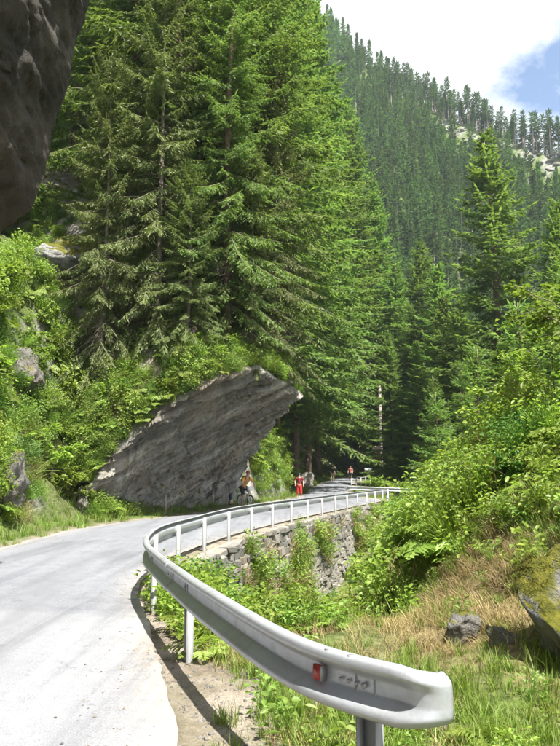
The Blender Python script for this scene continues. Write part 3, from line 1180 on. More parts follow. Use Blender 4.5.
def spruce_meshes(seed, H, zb, Lmax, step, tw_step, card_l, card_w, per, mats, droop=.22, dead=0, shape=.85, bare=0.0, trunk_r=None, hang=.5):
    r = np.random.default_rng(seed)
    bB, bA, bW, bl, bw, bt = [], [], [], [], [], []
    dead_parts = []
    z = zb
    lean = r.normal(0, .012, 2)

    def tx(zz):
        return np.array([lean[0] * zz + .12 * math.sin(zz * .25 + seed), lean[1] * zz + .12 * math.cos(zz * .21 + seed * 2)])
    while z < H - .25:
        k = (z - zb) / (H - zb)
        nb = int(r.integers(4, 7)) if k < .9 else 4
        a0 = r.uniform(0, 6.28)
        for b in range(nb):
            az = a0 + b * 6.283 / nb + r.normal(0, .25)
            L = Lmax * (1 - k) ** shape * r.uniform(.45, 1.2) + .18
            if k < .12:
                L *= .75 + 2 * k
            if r.random() < bare * (1 - k):
                continue
            e0 = np.interp(k, [0, .35, .75, 1], [-.28, -.12, .25, .85]) + r.normal(0, .10)
            rad = np.array([math.cos(az), math.sin(az), 0])
            tan = np.array([-math.sin(az), math.cos(az), 0])
            zz0 = z + r.uniform(-.3, .3)
            t0 = tx(zz0)

            def bp(s):
                q_ = s / L
                zc = s * math.sin(e0) - droop * L * (q_ ** 1.6) * (1 - k) + .16 * L * q_ ** 3 * (1 - .3 * k)
                return np.stack([t0[0] + rad[0] * s * math.cos(e0), t0[1] + rad[1] * s * math.cos(e0), zz0 + zc], -1) + tan * (.05 * L * np.sin(q_ * 3 + az))[:, None]
            ns_ = max(3, int(L / tw_step))
            s = np.sort(r.uniform(.12, 1.0, ns_)) * L
            s2 = np.concatenate([s, s])
            side = np.concatenate([np.ones(ns_), -np.ones(ns_)])
            P = bp(s2)
            al = r.normal(1.0, .18, len(s2))
            lt = np.clip(.34 * (L - s2) + .16, .12, 1.05) * r.uniform(.6, 1.15, len(s2))
            lt *= np.minimum(1, .35 + s2 / (.35 * L))
            hg = -np.abs(r.normal(hang, .28, len(s2))) * (1 - .8 * k)
            D_ = unit(rad * np.cos(al)[:, None] + tan * (side * np.sin(al))[:, None] + np.array([0, 0, 1.0]) * hg[:, None])
            tint_tw = np.clip(r.normal(.45, .2, len(s2)) + .10 * r.normal(), 0, 1)
            # sprays along each twig
            for p_i in range(per):
                f = (p_i + r.uniform(.1, .9, len(s2))) / per
                base = P + D_ * (lt * f * .85)[:, None]
                sd = r.choice([-1, 1], len(s2))
                sideways = unit(np.cross(D_, np.array([0, 0, 1.0])) + 1e-6)
                A = unit(D_ + sideways * (sd * r.uniform(.25, .9, len(s2)))[:, None] + r.normal(0, .22, (len(s2), 3)))
                Wd = unit(np.cross(A, r.normal(0, .55, (len(s2), 3)) + np.array([0, 0, 1.0])))
                ll = card_l * r.uniform(.7, 1.35, len(s2)) * np.clip(.5 + lt, .55, 1.2)
                bB.append(base); bA.append(A); bW.append(Wd); bl.append(ll)
                bw.append(card_w * r.uniform(.7, 1.3, len(s2))); bt.append(np.clip(tint_tw + r.normal(0, .12, len(s2)), 0, 1))
            # spine of the branch
            sp = np.linspace(.25, 1, max(3, int(L / (card_l * .9)))) * L
            Pp = bp(sp)
            A = unit(np.gradient(Pp, axis=0))
            Wd = unit(np.cross(A, np.array([0, 0, 1.0]) + r.normal(0, .3, Pp.shape)))
            bB.append(Pp); bA.append(A); bW.append(Wd); bl.append(np.full(len(Pp), card_l * 1.5)); bw.append(np.full(len(Pp), card_w * 1.6))
            bt.append(np.clip(r.normal(.4, .2, len(Pp)), 0, 1))
            if dead and k < .55 and r.random() < dead:
                s_ = np.linspace(.0, .92, 5) * L
                dead_parts.append(tube(bp(s_), np.linspace(.022, .005, 5) * (.5 + L / 6), 3, False))
        z += step * r.uniform(.8, 1.2) * (1 if k < .8 else .7)
    if dead:
        # bare twiggy brown branches below the green crown
        for _ in range(int(26 * dead)):
            zz0 = r.uniform(max(.8, zb * .25), zb + 2.5)
            az = r.uniform(0, 6.28)
            L = r.uniform(.8, 2.8)
            rad = np.array([math.cos(az), math.sin(az), 0])
            tan = np.array([-math.sin(az), math.cos(az), 0])
            s_ = np.linspace(0, 1, 5)
            t0 = tx(zz0)
            Pm = np.stack([t0[0] + rad[0] * s_ * L, t0[1] + rad[1] * s_ * L, zz0 - .35 * L * s_ ** 1.7], -1) + tan * (.15 * np.sin(s_ * 4 + az))[:, None]
            dead_parts.append(tube(Pm, np.linspace(.022, .006, 5), 3, False))
            for _k in range(9):
                f = r.uniform(.2, 1)
                b0 = Pm[0] * (1 - f) + Pm[-1] * f
                b0[2] = np.interp(f, s_, Pm[:, 2])
                d = unit(rad * .5 + tan * r.choice([-1, 1]) * r.uniform(.4, 1) + np.array([0, 0, -r.uniform(.1, .9)]))
                ln = r.uniform(.25, .8) * (1.1 - f * .5)
                dead_parts.append(tube(np.stack([b0, b0 + d * ln * .5 + [0, 0, -.03], b0 + d * ln + [0, 0, -.12 * ln]]), [.009, .007, .004], 3, False))
    V, F, Tn = cards(np.vstack(bB), np.vstack(bA), np.vstack(bW), np.concatenate(bl), np.concatenate(bw), np.concatenate(bt))
    crown = mesh('spruce_crown', V, F, mats[0], False, dict(tint=Tn))
    zs = np.linspace(-.8, H, 14)
    tr = trunk_r or H * .0115
    pts = np.array([[*tx(q_), q_] for q_ in zs])
    rr = tr * np.clip(1 - zs / H, 0.02, 1.1) ** .8 + .012
    rr[0] *= 1.35
    tv, tf = tube(pts, rr, 9)
    trunk = mesh('spruce_trunk', tv, tf, mats[1], True)
    dm = None
    if dead_parts:
        dv, df = join(dead_parts)
        dm = mesh('dead_branches', dv, df, M['twig'], False)
    return dict(crown=crown, trunk=trunk, dead=dm, H=H)


def leaf_geo(B, A, Nn, l, w, tint, fold=.25):
    """6-vertex folded leaf, two quads"""
    W = unit(np.cross(A, Nn))
    Nn = unit(np.cross(W, A))
    l = l[:, None]; w = w[:, None]
    m1 = B + A * l * .35 - Nn * l * .02
    tip = B + A * l - Nn * l * .12
    L1 = B + A * l * .30 + W * w * .5 + Nn * w * fold
    L2 = B + A * l * .68 + W * w * .36 + Nn * w * fold * .7
    R1 = B + A * l * .30 - W * w * .5 + Nn * w * fold
    R2 = B + A * l * .68 - W * w * .36 + Nn * w * fold * .7
    V = np.stack([B, L1, L2, tip, R2, R1], 1).reshape(-1, 3)
    n = len(B)
    i = np.arange(n)[:, None] * 6
    F = np.concatenate([i + np.array([[0, 3, 2, 1]]), i + np.array([[0, 5, 4, 3]])], 0)
    return V, F, np.repeat(tint, 6)


def shrub_meshes(seed, h, rad, stems, leaves, leaf_l, leaf_w, mat, upright=.5, layers=False, stem_r=.012):
    r = np.random.default_rng(seed)
    sp = []
    LB, LA, LN = [], [], []
    per = leaves // stems
    for s_ in range(stems):
        az = r.uniform(0, 6.283)
        out = rad * r.uniform(.25, 1.0)
        hh = h * r.uniform(.55, 1.0) * (1 - .35 * (out / rad) ** 2)
        t = np.linspace(0, 1, 7)
        d = np.array([math.cos(az), math.sin(az)])
        curve = np.stack([d[0] * out * t ** (1.0 + upright), d[1] * out * t ** (1.0 + upright), hh * (t - .18 * t ** 3)], -1)
        curve += np.cumsum(r.normal(0, .025 * h, curve.shape), 0) * (t > 0)[:, None] * .5
        sp.append(tube(curve, np.linspace(stem_r, stem_r * .25, 7) * h, 4, False))
        # side branches
        nb = 5
        for b in range(nb):
            f = r.uniform(.3, .98)
            p0 = np.array([np.interp(f, t, curve[:, i]) for i in range(3)])
            a2 = az + r.normal(0, 1.2)
            ln = h * r.uniform(.12, .30) * (1.25 - .6 * f)
            dr = unit(np.array([math.cos(a2), math.sin(a2), (0.15 if layers else .45) + r.normal(0, .25)]))
            p1 = p0 + dr * ln
            sp.append(tube(np.stack([p0, (p0 + p1) / 2 + [0, 0, .02 * h], p1]), np.array([stem_r * .4, stem_r * .3, stem_r * .15]) * h, 3, False))
            k = per // nb
            ff = r.uniform(.1, 1.08, k)
            base = p0 + dr * (ln * ff)[:, None] + r.normal(0, .016 * h, (k, 3))
            sd = unit(np.cross(dr, [0, 0, 1.0]))
            A = unit(dr * .6 + sd * r.choice([-1, 1], k)[:, None] * r.uniform(.4, 1.2, k)[:, None] + r.normal(0, .3, (k, 3)) + np.array([0, 0, -.1]))
            LB.append(base); LA.append(A)
            LN.append(unit(np.array([0, 0, 1.0]) + r.normal(0, .42, (k, 3))))
    B, A, Nn = np.vstack(LB), np.vstack(LA), np.vstack(LN)
    n = len(B)
    V, F, T = leaf_geo(B, A, Nn, leaf_l * r.uniform(.6, 1.3, n), leaf_w * r.uniform(.7, 1.2, n), np.clip(r.normal(.5, .22, n), 0, 1))
    sv, sf = join(sp)
    return dict(leaves=mesh('shrub_leaves', V, F, mat, False, dict(tint=T)), stems=mesh('shrub_stems', sv, sf, M['stem'], False))


def grass_mesh(name, seed, n, h, spread, width, mat, lean=.5):
    r = np.random.default_rng(seed)
    base = np.stack([r.normal(0, spread, n), r.normal(0, spread, n), np.full(n, -.02)], -1)
    az = r.uniform(0, 6.283, n)
    hh = h * r.uniform(.45, 1.15, n)
    d = np.stack([np.cos(az), np.sin(az), 0 * az], -1)
    sd = np.stack([-np.sin(az), np.cos(az), 0 * az], -1)
    le = lean * r.uniform(.2, 1.2, n)
    rows = []
    for t, wf in ((0, 1), (.45, .85), (.8, .5), (1, .06)):
        c = base + d * (le * hh * t ** 1.8)[:, None] + np.array([0, 0, 1.0]) * (hh * (t - .28 * le * t ** 2.5))[:, None]
        w = width * wf * r.uniform(.9, 1.1)
        rows.append(np.stack([c - sd * w / 2, c + sd * w / 2], 1))
    G = np.stack(rows, 1)          # n,4,2,3
    V = G.reshape(-1, 3)
    i = np.arange(n)[:, None] * 8
    F = np.concatenate([i + np.array([[0 + 2 * k, 1 + 2 * k, 3 + 2 * k, 2 + 2 * k]]) for k in range(3)], 0)
    T = np.repeat(np.clip(r.normal(.5, .25, n), 0, 1), 8)
    return mesh(name, V, F, mat, False, dict(tint=T))


def herb_mesh(name, seed, n, h, spread, ll, lw, mat, up=.5):
    r = np.random.default_rng(seed)
    az = r.uniform(0, 6.283, n)
    hh = h * r.uniform(.15, 1.0, n)
    out = spread * r.uniform(.1, 1.0, n)
    B = np.stack([np.cos(az) * out, np.sin(az) * out, hh], -1)
    A = unit(np.stack([np.cos(az), np.sin(az), up * r.normal(.4, .5, n)], -1) + r.normal(0, .35, (n, 3)))
    Nn = unit(np.array([0, 0, 1.0]) + r.normal(0, .4, (n, 3)))
    V, F, T = leaf_geo(B, A, Nn, ll * r.uniform(.5, 1.3, n), lw * r.uniform(.6, 1.2, n), np.clip(r.normal(.5, .25, n), 0, 1))
    # stalks as thin cards
    W = unit(np.cross(B + 1e-4, r.normal(size=(n, 3))))
    b0 = B * np.array([.15, .15, 0]) + np.array([0, 0, -.03])
    d = B - b0
    V2, F2, T2 = cards(b0, unit(d), W, np.linalg.norm(d, axis=1), np.full(n, .012 + .02 * lw), np.full(n, .5))
    return mesh(name, np.vstack([V, V2]), np.vstack([F, F2 + len(V)]), mat, False, dict(tint=np.concatenate([T, T2])))


def fern_mesh(name, seed, fronds, L, mat):
    r = np.random.default_rng(seed)
    B, A, Nn, l, w = [], [], [], [], []
    for k in range(fronds):
        az = k * 6.283 / fronds + r.normal(0, .3)
        d = np.array([math.cos(az), math.sin(az), 0])
        sd = np.array([-math.sin(az), math.cos(az), 0])
        Lk = L * r.uniform(.7, 1.1)
        t = np.linspace(.12, 1, 14)
        P = d * (Lk * .85 * t)[:, None] + np.array([0, 0, 1.0]) * (Lk * (.95 * t - .75 * t ** 2))[:, None]
        for s_ in (-1, 1):
            B.append(P); A.append(unit(sd * s_ + d * .45 + np.array([0, 0, -.15]) + r.normal(0, .1, P.shape)))
            Nn.append(unit(np.array([0, 0, 1.0]) + d * .4 + r.normal(0, .15, P.shape)))
            l.append(Lk * .34 * np.sin(np.clip(t * 2.6 + .45, 0, math.pi)) + .02); w.append(np.full(14, Lk * .075))
    B, A, Nn = np.vstack(B), np.vstack(A), np.vstack(Nn)
    V, F, T = leaf_geo(B, A, Nn, np.concatenate(l), np.concatenate(w), np.clip(r.normal(.55, .15, len(B)), 0, 1), .05)
    return mesh(name, V, F, mat, False, dict(tint=T))


# ------------------------------------------------------------------ scatter (ground cover only)
def template(coll_name, meshes):
    c = bpy.data.collections.new(coll_name)
    for i, me in enumerate(meshes):
        o = bpy.data.objects.new('%s_%02d' % (coll_name, i), me)
        c.objects.link(o)
    return c


def scatter(name, coll, pts, rot, scl, idx, label):
    me = bpy.data.meshes.new(name)
    n = len(pts)
    me.vertices.add(n)
    me.vertices.foreach_set('co', np.ascontiguousarray(pts, np.float32).ravel())
    a = me.attributes.new('rot', 'FLOAT_VECTOR', 'POINT')
    a.data.foreach_set('vector', np.ascontiguousarray(rot, np.float32).ravel())
    a = me.attributes.new('scl', 'FLOAT', 'POINT')
    a.data.foreach_set('value', np.ascontiguousarray(scl, np.float32))
    a = me.attributes.new('idx', 'INT', 'POINT')
    a.data.foreach_set('value', np.ascontiguousarray(idx, np.int32))
    o = obj(name, me)
    ng = bpy.data.node_groups.new(name + '_nodes', 'GeometryNodeTree')
    ng.interface.new_socket('Geometry', in_out='INPUT', socket_type='NodeSocketGeometry')
    ng.interface.new_socket('Geometry', in_out='OUTPUT', socket_type='NodeSocketGeometry')
    gi, go = ng.nodes.new('NodeGroupInput'), ng.nodes.new('NodeGroupOutput')
    ci = ng.nodes.new('GeometryNodeCollectionInfo')
    ci.inputs['Collection'].default_value = coll
    ci.inputs['Separate Children'].default_value = True
    ci.inputs['Reset Children'].default_value = True
    iop = ng.nodes.new('GeometryNodeInstanceOnPoints')
    iop.inputs['Pick Instance'].default_value = True

    def na(nm, dt):
        x = ng.nodes.new('GeometryNodeInputNamedAttribute')
        x.data_type = dt
        x.inputs['Name'].default_value = nm
        return [s for s in x.outputs if s.name == 'Attribute' and s.enabled][0]
    e2r = ng.nodes.new('FunctionNodeEulerToRotation')
    ng.links.new(na('rot', 'FLOAT_VECTOR'), e2r.inputs[0])
    ng.links.new(e2r.outputs[0], iop.inputs['Rotation'])
    ng.links.new(na('scl', 'FLOAT'), iop.inputs['Scale'])
    ng.links.new(na('idx', 'INT'), iop.inputs['Instance Index'])
    ng.links.new(gi.outputs[0], iop.inputs['Points'])
    ng.links.new(ci.outputs[0], iop.inputs['Instance'])
    ng.links.new(iop.outputs[0], go.inputs[0])
    md = o.modifiers.new('scatter', 'NODES')
    md.node_group = ng
    tag(o, label, None, None, 'stuff')
    return o


def sample_grid(V, F, weight, n, r):
    """random points on quads of a grid mesh, weight per quad (already density), returns points and normals"""
    a, b, c, d = V[F[:, 0]], V[F[:, 1]], V[F[:, 2]], V[F[:, 3]]
    nn = np.cross(c - a, d - b)
    ar = np.linalg.norm(nn, axis=1) * .5
    p = ar * weight
    tot = p.sum()
    if tot <= 0 or n == 0:
        return np.zeros((0, 3)), np.zeros((0, 3))
    k = r.choice(len(F), n, p=p / tot)
    u, v = r.random(n)[:, None], r.random(n)[:, None]
    P = (a[k] * (1 - u) + b[k] * u) * (1 - v) + (d[k] * (1 - u) + c[k] * u) * v
    nk = unit(nn[k])
    nk[nk[:, 2] < 0] *= -1
    return P, nk


def tilt(nrm_, r, amt=.6):
    """euler that leans partly with the surface normal, random heading"""
    out = np.zeros((len(nrm_), 3))
    # rotate z towards normal*amt: small-angle euler on x,y after random heading about z is fine for plants
    lx = nrm_[:, 0] * amt
    ly = nrm_[:, 1] * amt
    out[:, 0] = -np.arcsin(np.clip(ly, -.95, .95)) + r.normal(0, .12, len(nrm_))
    out[:, 1] = np.arcsin(np.clip(lx, -.95, .95)) + r.normal(0, .12, len(nrm_))
    out[:, 2] = 0
    # heading: pre-rotation cannot be expressed in XYZ order directly, so compose
    res = np.zeros_like(out)
    hd = r.uniform(0, 6.283, len(nrm_))
    for i in range(len(nrm_)):
        m_ = Euler((out[i, 0], out[i, 1], 0)).to_matrix() @ Matrix.Rotation(hd[i], 3, 'Z')
        res[i] = m_.to_euler()
    return res


sr = np.random.default_rng(99)
GRASS = template('grass_tuft', [grass_mesh('grass_tuft', 1, 34, .22, .05, .008, M['grass']), grass_mesh('grass_tuft', 2, 30, .30, .06, .008, M['grass'], .7),
                                grass_mesh('grass_tuft', 3, 26, .15, .06, .009, M['grass'], .4), grass_mesh('grass_tuft', 4, 30, .26, .07, .007, M['dry'], .9),
                                grass_mesh('grass_tuft', 5, 24, .18, .09, .008, M['dry'], 1.2)])
HERB = template('herb', [herb_mesh('herb', 11, 26, .22, .16, .11, .065, M['leaf_yellow']), herb_mesh('herb', 12, 30, .30, .18, .09, .05, M['leaf']),
                         herb_mesh('herb', 13, 16, .26, .22, .20, .15, M['leaf_yellow'], .3), herb_mesh('herb', 14, 40, .42, .22, .08, .04, M['leaf']),
                         fern_mesh('herb', 15, 8, .55, M['leaf_yellow']), herb_mesh('herb', 16, 60, .55, .34, .10, .06, M['leaf_yellow'])])
CLUMP = template('leaf_clump', [herb_mesh('leaf_clump', 21, 330, .85, .55, .085, .055, M['leaf_yellow']), herb_mesh('leaf_clump', 22, 340, .75, .6, .075, .045, M['leaf']),
                                herb_mesh('leaf_clump', 23, 200, 1.0, .5, .13, .085, M['leaf_yellow']), fern_mesh('leaf_clump', 24, 11, .9, M['leaf_yellow']),
                                herb_mesh('leaf_clump', 25, 380, .7, .6, .065, .035, M['leaf']), herb_mesh('leaf_clump', 26, 320, .8, .55, .07, .045, M['leaf_dark']),
                                grass_mesh('leaf_clump', 27, 60, .8, .22, .012, M['dry'], .9), grass_mesh('leaf_clump', 28, 70, .7, .22, .013, M['grass'], .8)])

# cell centres of the ground grid, for densities
gc = gv[gf].mean(1)
cx, cy, cz = gc[:, 0], gc[:, 1], gc[:, 2]
c_dL = xL(cy) - cx
c_dA = cx - xA(cy)
c_r = cx - xRail(cy)
c_n = n2(cx, cy, .7, 3, 201)
c_n2 = n2(cx, cy, .35, 3, 203)
vis = (np.abs(cx) < 4 + .55 * np.maximum(cy, 0)) & (cy > 1.5)

# near right: grass and dry grass
w = vis * (c_r > .25) * (cx < 9) * (cy < 14) * np.clip(.6 + c_n, 0.3, 1) * np.interp(cy, [2, 6, 14], [1, .8, .35])
w += vis * (c_dA > .22) * (c_r <= .25) * (cy < 13) * np.clip(c_n * 1.2 + .1 - .5 * (c_dA < .55), 0, 1) * .4
P, nn = sample_grid(gv, gf, w, 10500, sr)
dryness = np.clip(.14 + .8 * n2(P[:, 0], P[:, 1], .55, 3, 21) + .24 * ((P[:, 0] > .9) & (P[:, 1] > 6.3)) - .2 * (P[:, 1] < 5.2), .05, .85)
ix = np.where(sr.random(len(P)) < dryness, sr.integers(3, 5, len(P)), sr.integers(0, 3, len(P)))
scatter('grass', GRASS, P, tilt(nn, sr, .5), sr.uniform(.35, .85, len(P)), ix, 'green and dry grass on the near bank and verge')

# grass strips: left verge, slope beyond the wall, far banks
w = vis * (c_dL > .02) * (c_dL < 4.0) * (cy > 12) * np.clip(.8 + .5 * c_n, 0, 1) * 1.0
w += vis * (c_r > .3) * (cy > 33) * (cy < 60) * .55
w += vis * (c_dL > .1) * (c_dL < 5) * (cy > 48) * .5
P, nn = sample_grid(gv, gf, w, 9000, sr)
scatter('grass', GRASS, P, tilt(nn, sr, .4), sr.uniform(.8, 1.7, len(P)), sr.integers(0, 3, len(P)), 'bright grass along the road edges further off')

# herbs near the rail and on the bank
w = vis * (c_r > .12) * (cy < 16) * (cx < 9) * np.clip(.35 + 1.1 * c_n2, 0.04, 1) * np.where((cx < .6), 1.5, .55)
w *= 1 - .85 * ((cx > .9) & (cx < 2.4) & (cy > 6.5) & (cy < 11))
w *= 1 - .35 * ((cx > .5) & (cy < 6.5))
P, nn = sample_grid(gv, gf, w, 2600, sr)
scatter('herbs', HERB, P, tilt(nn, sr, .5), sr.uniform(.3, .85, len(P)) * np.where((P[:, 0] > .5) & (P[:, 1] < 6.8), .6, 1), sr.choice([0, 1, 1, 3, 3, 4, 5], len(P)), 'broad leaved weeds behind the near rail and over the bank')

# leafy cover: gully
w = vis * (c_r > .5) * (cy > 9.5) * (cy < 46) * (cx < 24) * np.clip(.75 + .6 * c_n2, .1, 1) * (1 - .7 * (cy > 36) * (c_r < 3)) * np.where(cx < 1.2 + 0 * cy, 1.0, 1.0)
P, nn = sample_grid(gv, gf, w, 4200, sr)
sz = sr.uniform(.35, .95, len(P)) * np.interp(P[:, 1], [30, 38], [1, .45])
scatter('undergrowth', CLUMP, P, tilt(nn, sr, .4), sz, sr.choice([0, 0, 1, 1, 2, 3, 4, 4, 5, 6, 7], len(P)), 'thick leafy undergrowth filling the gully below the wall')

# leafy cover: left bank
w = vis * (c_dL > 1.1) * (cy > 11) * (cy < 27.5) * (cz < 12) * np.clip(.45 + 1.5 * c_n2, .04, 1)
w *= np.where((cy < 25) & (c_dL > .9) & (cz < 2.0), np.clip(.15 + 1.6 * c_n, 0.02, 1), 1)
w *= .35 + .65 * (c_n > -.15)
w *= 1 - .6 * ((cy > 15) & (cy < 21.6) & (c_dL < 2.6) & (c_dL > 1.0))
P, nn = sample_grid(gv, gf, w, 4600, sr)
scatter('undergrowth', CLUMP, P, tilt(nn, sr, .75), sr.uniform(.3, .8, len(P)) * np.where(sr.random(len(P)) < .15, 1.6, 1), np.where(n2(P[:, 1], P[:, 2], .5, 3, 231) > .12, sr.choice([5, 6, 7, 4, 1], len(P)), sr.choice([0, 0, 1, 2, 3, 4], len(P))), 'bright leafy plants covering the left bank')

# leafy cover further along on the left bank and under the trees
w = vis * (c_dL > .9) * (cy > 36) * (cy < 75) * (cz < 16) * np.where((cy < 43.5) & (cz < 4.5), .06, 1) * np.where(cz < 2.2, np.clip(c_n * 1.5, 0, .6), 1) * np.clip(.6 + .6 * c_n2, .05, 1)
P, nn = sample_grid(gv, gf, w, 3000, sr)
scatter('undergrowth', CLUMP, P, tilt(nn, sr, .6), sr.uniform(.5, 1.3, len(P)), sr.integers(0, 5, len(P)), 'leafy cover on the bank past the overhang')

# on top of the slab
cv = SLV.reshape(-1, 3)
cf = grid_faces(nu, nvt)
cfm = cv[cf].mean(1)
iv_ = np.tile(np.arange(nvt - 1), nu - 1)
ccn = fbm(cfm * .6, 3, 211)
w = (iv_ > nv) * (iv_ < nv + 52) * np.clip(.55 + 1.0 * ccn, .05, 1) * np.where(iv_ < nv + 15, 2.2, .55)
P, nn = sample_grid(cv, cf, w, 2400, sr)
scatter('undergrowth', CLUMP, P, tilt(nn, sr, .5), sr.uniform(.25, .75, len(P)), sr.choice([0, 1, 2, 3, 4, 5, 7], len(P)), 'plants growing on top of the overhanging slab')
w = (iv_ > nv + 2) * (iv_ < nv + 26) * np.clip(.5 + ccn, .05, 1)
P, nn = sample_grid(cv, cf, w, 3200, sr)
scatter('grass', GRASS, P, tilt(nn, sr, .8), sr.uniform(.9, 2.2, len(P)), sr.choice([0, 1, 1, 2, 3], len(P)), 'grass hanging over the rim of the slab')

# plants rooted in the joints and at the foot of the wall
Pw, Tw = rail_curve(12.6, 37.2, 300, .42)
kk_ = sr.integers(0, 300, 1500)
zz_ = -3.2 * sr.random(1500) ** .7
kp = n2(Pw[kk_, 1], zz_, .45, 3, 221) + .45 * (-zz_ / 3) - .25 * (Pw[kk_, 1] > 24) + .18 * (Pw[kk_, 1] < 20) > .08
kk_, zz_ = kk_[kp], zz_[kp]
P = np.stack([Pw[kk_, 0] + Tw[kk_, 1] * .05 * -zz_, Pw[kk_, 1] - Tw[kk_, 0] * .05 * -zz_, zz_ - .08], -1)
nn = np.stack([Tw[kk_, 1], -Tw[kk_, 0], 0 * zz_], -1)
WP = template('wall_plant', [grass_mesh('wall_plant', 71, 26, .5, .10, .012, M['dry'], 1.2), herb_mesh('wall_plant', 72, 50, .45, .30, .09, .05, M['leaf_yellow']),
                             grass_mesh('wall_plant', 73, 26, .45, .10, .012, M['grass'], 1.0), herb_mesh('wall_plant', 74, 60, .5, .32, .08, .045, M['leaf'])])
scatter('wall_weeds', WP, P, tilt(nn, sr, .55), sr.uniform(.6, 1.3, len(P)), sr.choice([0, 0, 1, 2, 3], len(P)), 'weeds and dry grass growing from the stone wall')

# moss cushions on the big boulder and bank
MOSS = template('moss_tuft', [grass_mesh('moss_tuft', 31, 60, .022, .03, .006, M['moss'], .6), grass_mesh('moss_tuft', 32, 60, .03, .035, .005, M['moss'], .8)])
bo = [o for o in bpy.data.objects if o.name == 'boulder'][0]
bm_ = bo.data
bv = np.array([(Matrix.LocRotScale(bo.location, bo.rotation_euler, bo.scale) @ v.co)[:] for v in bm_.vertices])
bf = np.array([[*p.vertices, p.vertices[2]] for p in bm_.polygons])
fa, fb, fc = bv[bf[:, 0]], bv[bf[:, 1]], bv[bf[:, 2]]
fn = unit(np.cross(fb - fa, fc - fa))
w = np.clip(fn[:, 2] - .1, 0, 1) * np.clip(.45 + fbm((fa + fb + fc) / 3 * 2.2, 3, 215), 0, 1)
P, nn = sample_grid(bv, bf, w + 1e-6, 1500, sr)
scatter('moss', MOSS, P, tilt(nn, sr, .9), sr.uniform(.6, 1.3, len(P)), sr.integers(0, 2, len(P)), 'yellow green moss cushions on the mossy boulder')

# loose stones on the verge by the rail
PEB = template('pebble', [boulder_mesh('pebble', (1, .8, .6), 300 + k, M['stone'], 2, 8) for k in range(4)])
w = vis * (c_dA > .0) * (c_r < .5) * (cy < 13) * (1 - .6 * (c_dA > .9)) + vis * (c_r > -.3) * (c_r < .9) * (cy < 7) * .4
P, nn = sample_grid(gv, gf, w, 5000, sr)
scatter('gravel', PEB, P, tilt(nn, sr, .5), (.004 + .026 * sr.random(len(P)) ** 5), sr.integers(0, 4, len(P)), 'loose stones and grit between asphalt and rail')

lit_y = np.concatenate([sr.uniform(3.5, 14, 1500), sr.uniform(14, 45, 1500)])
side_ = sr.random(3000) < .45
ex = sr.exponential(.22, 3000)
lit_x = np.where(side_, xL(lit_y) + ex * 1.6, xA(lit_y) - ex)
lt_ = np.clip((lit_x - xL(lit_y)) / (xA(lit_y) - xL(lit_y)), .01, .99)
P = np.stack([lit_x, lit_y, zroad(lit_y) + .004 + .05 * np.sin(lt_ * math.pi) ** .7 - .012 * (1 - np.sin(lt_ * math.pi)) + .004], -1)
LIT = template('road_litter', [boulder_mesh('road_litter', (1, .8, .6), 320, M['stone'], 2, 8), herb_mesh('road_litter', 81, 5, .3, 1.4, 1.6, .5, M['dry'], .1), boulder_mesh('road_litter', (.9, .7, .5), 322, M['stone'], 2, 8)])
scatter('gravel', LIT, P, np.stack([0 * lit_x, 0 * lit_x, sr.uniform(0, 6.28, 3000)], -1), .003 + .012 * sr.random(3000) ** 3, sr.choice([0, 1, 2], 3000), 'grit and dead needles lying along the asphalt edges')

# ------------------------------------------------------------------ spruces
SPR = [spruce_meshes(1, 27, 1.5, 5.4, .46, .17, .34, .095, 5, (M['needle'], M['bark']), .22, .35, .80, .06),
       spruce_meshes(2, 30, 2.0, 5.8, .50, .18, .35, .098, 5, (M['needle'], M['bark']), .26, .45, .72, .08),
       spruce_meshes(3, 22, .8, 4.8, .42, .17, .33, .092, 5, (M['needle'], M['bark']), .20, .2, .85, .05)]
SPR_NEAR = [spruce_meshes(5, 24, 2.2, 5.4, .40, .13, .235, .062, 7, (M['needle'], M['bark']), .42, 1.6, .5, .25, .30, 1.0),
            spruce_meshes(6, 18, .5, 4.8, .38, .13, .225, .060, 7, (M['needle_grey'], M['bark_grey']), .46, 2.2, .45, .25, .2, 1.1),
            spruce_meshes(7, 22, 7.5, 5.0, .44, .14, .235, .062, 7, (M['needle'], M['bark']), .40, 3.0, .45, .28, .28, .9)]
SPR_TALL = [spruce_meshes(41, 36, 5.0, 7.0, .48, .19, .36, .105, 6, (M['needle'], M['bark']), .24, .25, .75, .06, .25),
            spruce_meshes(42, 34, 4.0, 6.6, .46, .19, .36, .105, 6, (M['needle'], M['bark']), .28, .25, .8, .08, .24)]
SPR_YOUNG = spruce_meshes(8, 8.5, .3, 2.7, .27, .085, .125, .034, 7, (M['needle'], M['bark']), .14, 0, .9, .03, .08, .4)
SPR_FAR = [spruce_meshes(21 + k, 24, 1.5 + k, 3.9, .9, .5, .85, .36, 2, (M['needle_far'], M['bark_grey']), .2, 0, .85, .05) for k in range(3)]
PINE_FAR = [spruce_meshes(31 + k, 26, 11 + 2 * k, 3.4, .95, .5, .8, .36, 2, (M['needle_pine'], M['pine_bark']), .15, 0, .55, .1, .42) for k in range(3)]


def place_tree(lib, loc, s, rz, label, group, name='spruce_tree', sz=None):
    o = empty(name, loc, label, 'tree', group, rz, (s, s, sz or s))
    obj('trunk', lib['trunk'], o)
    obj('crown', lib['crown'], o)
    if lib.get('dead'):
        obj('dead_branches', lib['dead'], o)['kind'] = 'stuff'
    return o


def gz_(x, y):
    return float(ground_h(np.array([x]), np.array([y]))[0])


def capz(x, y):
    d = (cap_pts[..., 0] - x) ** 2 + (cap_pts[..., 1] - y) ** 2
    i = np.unravel_index(np.argmin(d), d.shape)
    z = cap_pts[i][2]
    return max(float(z) if d[i] < 1.0 else -9, gz_(x, y))


tr_ = random.Random(4)
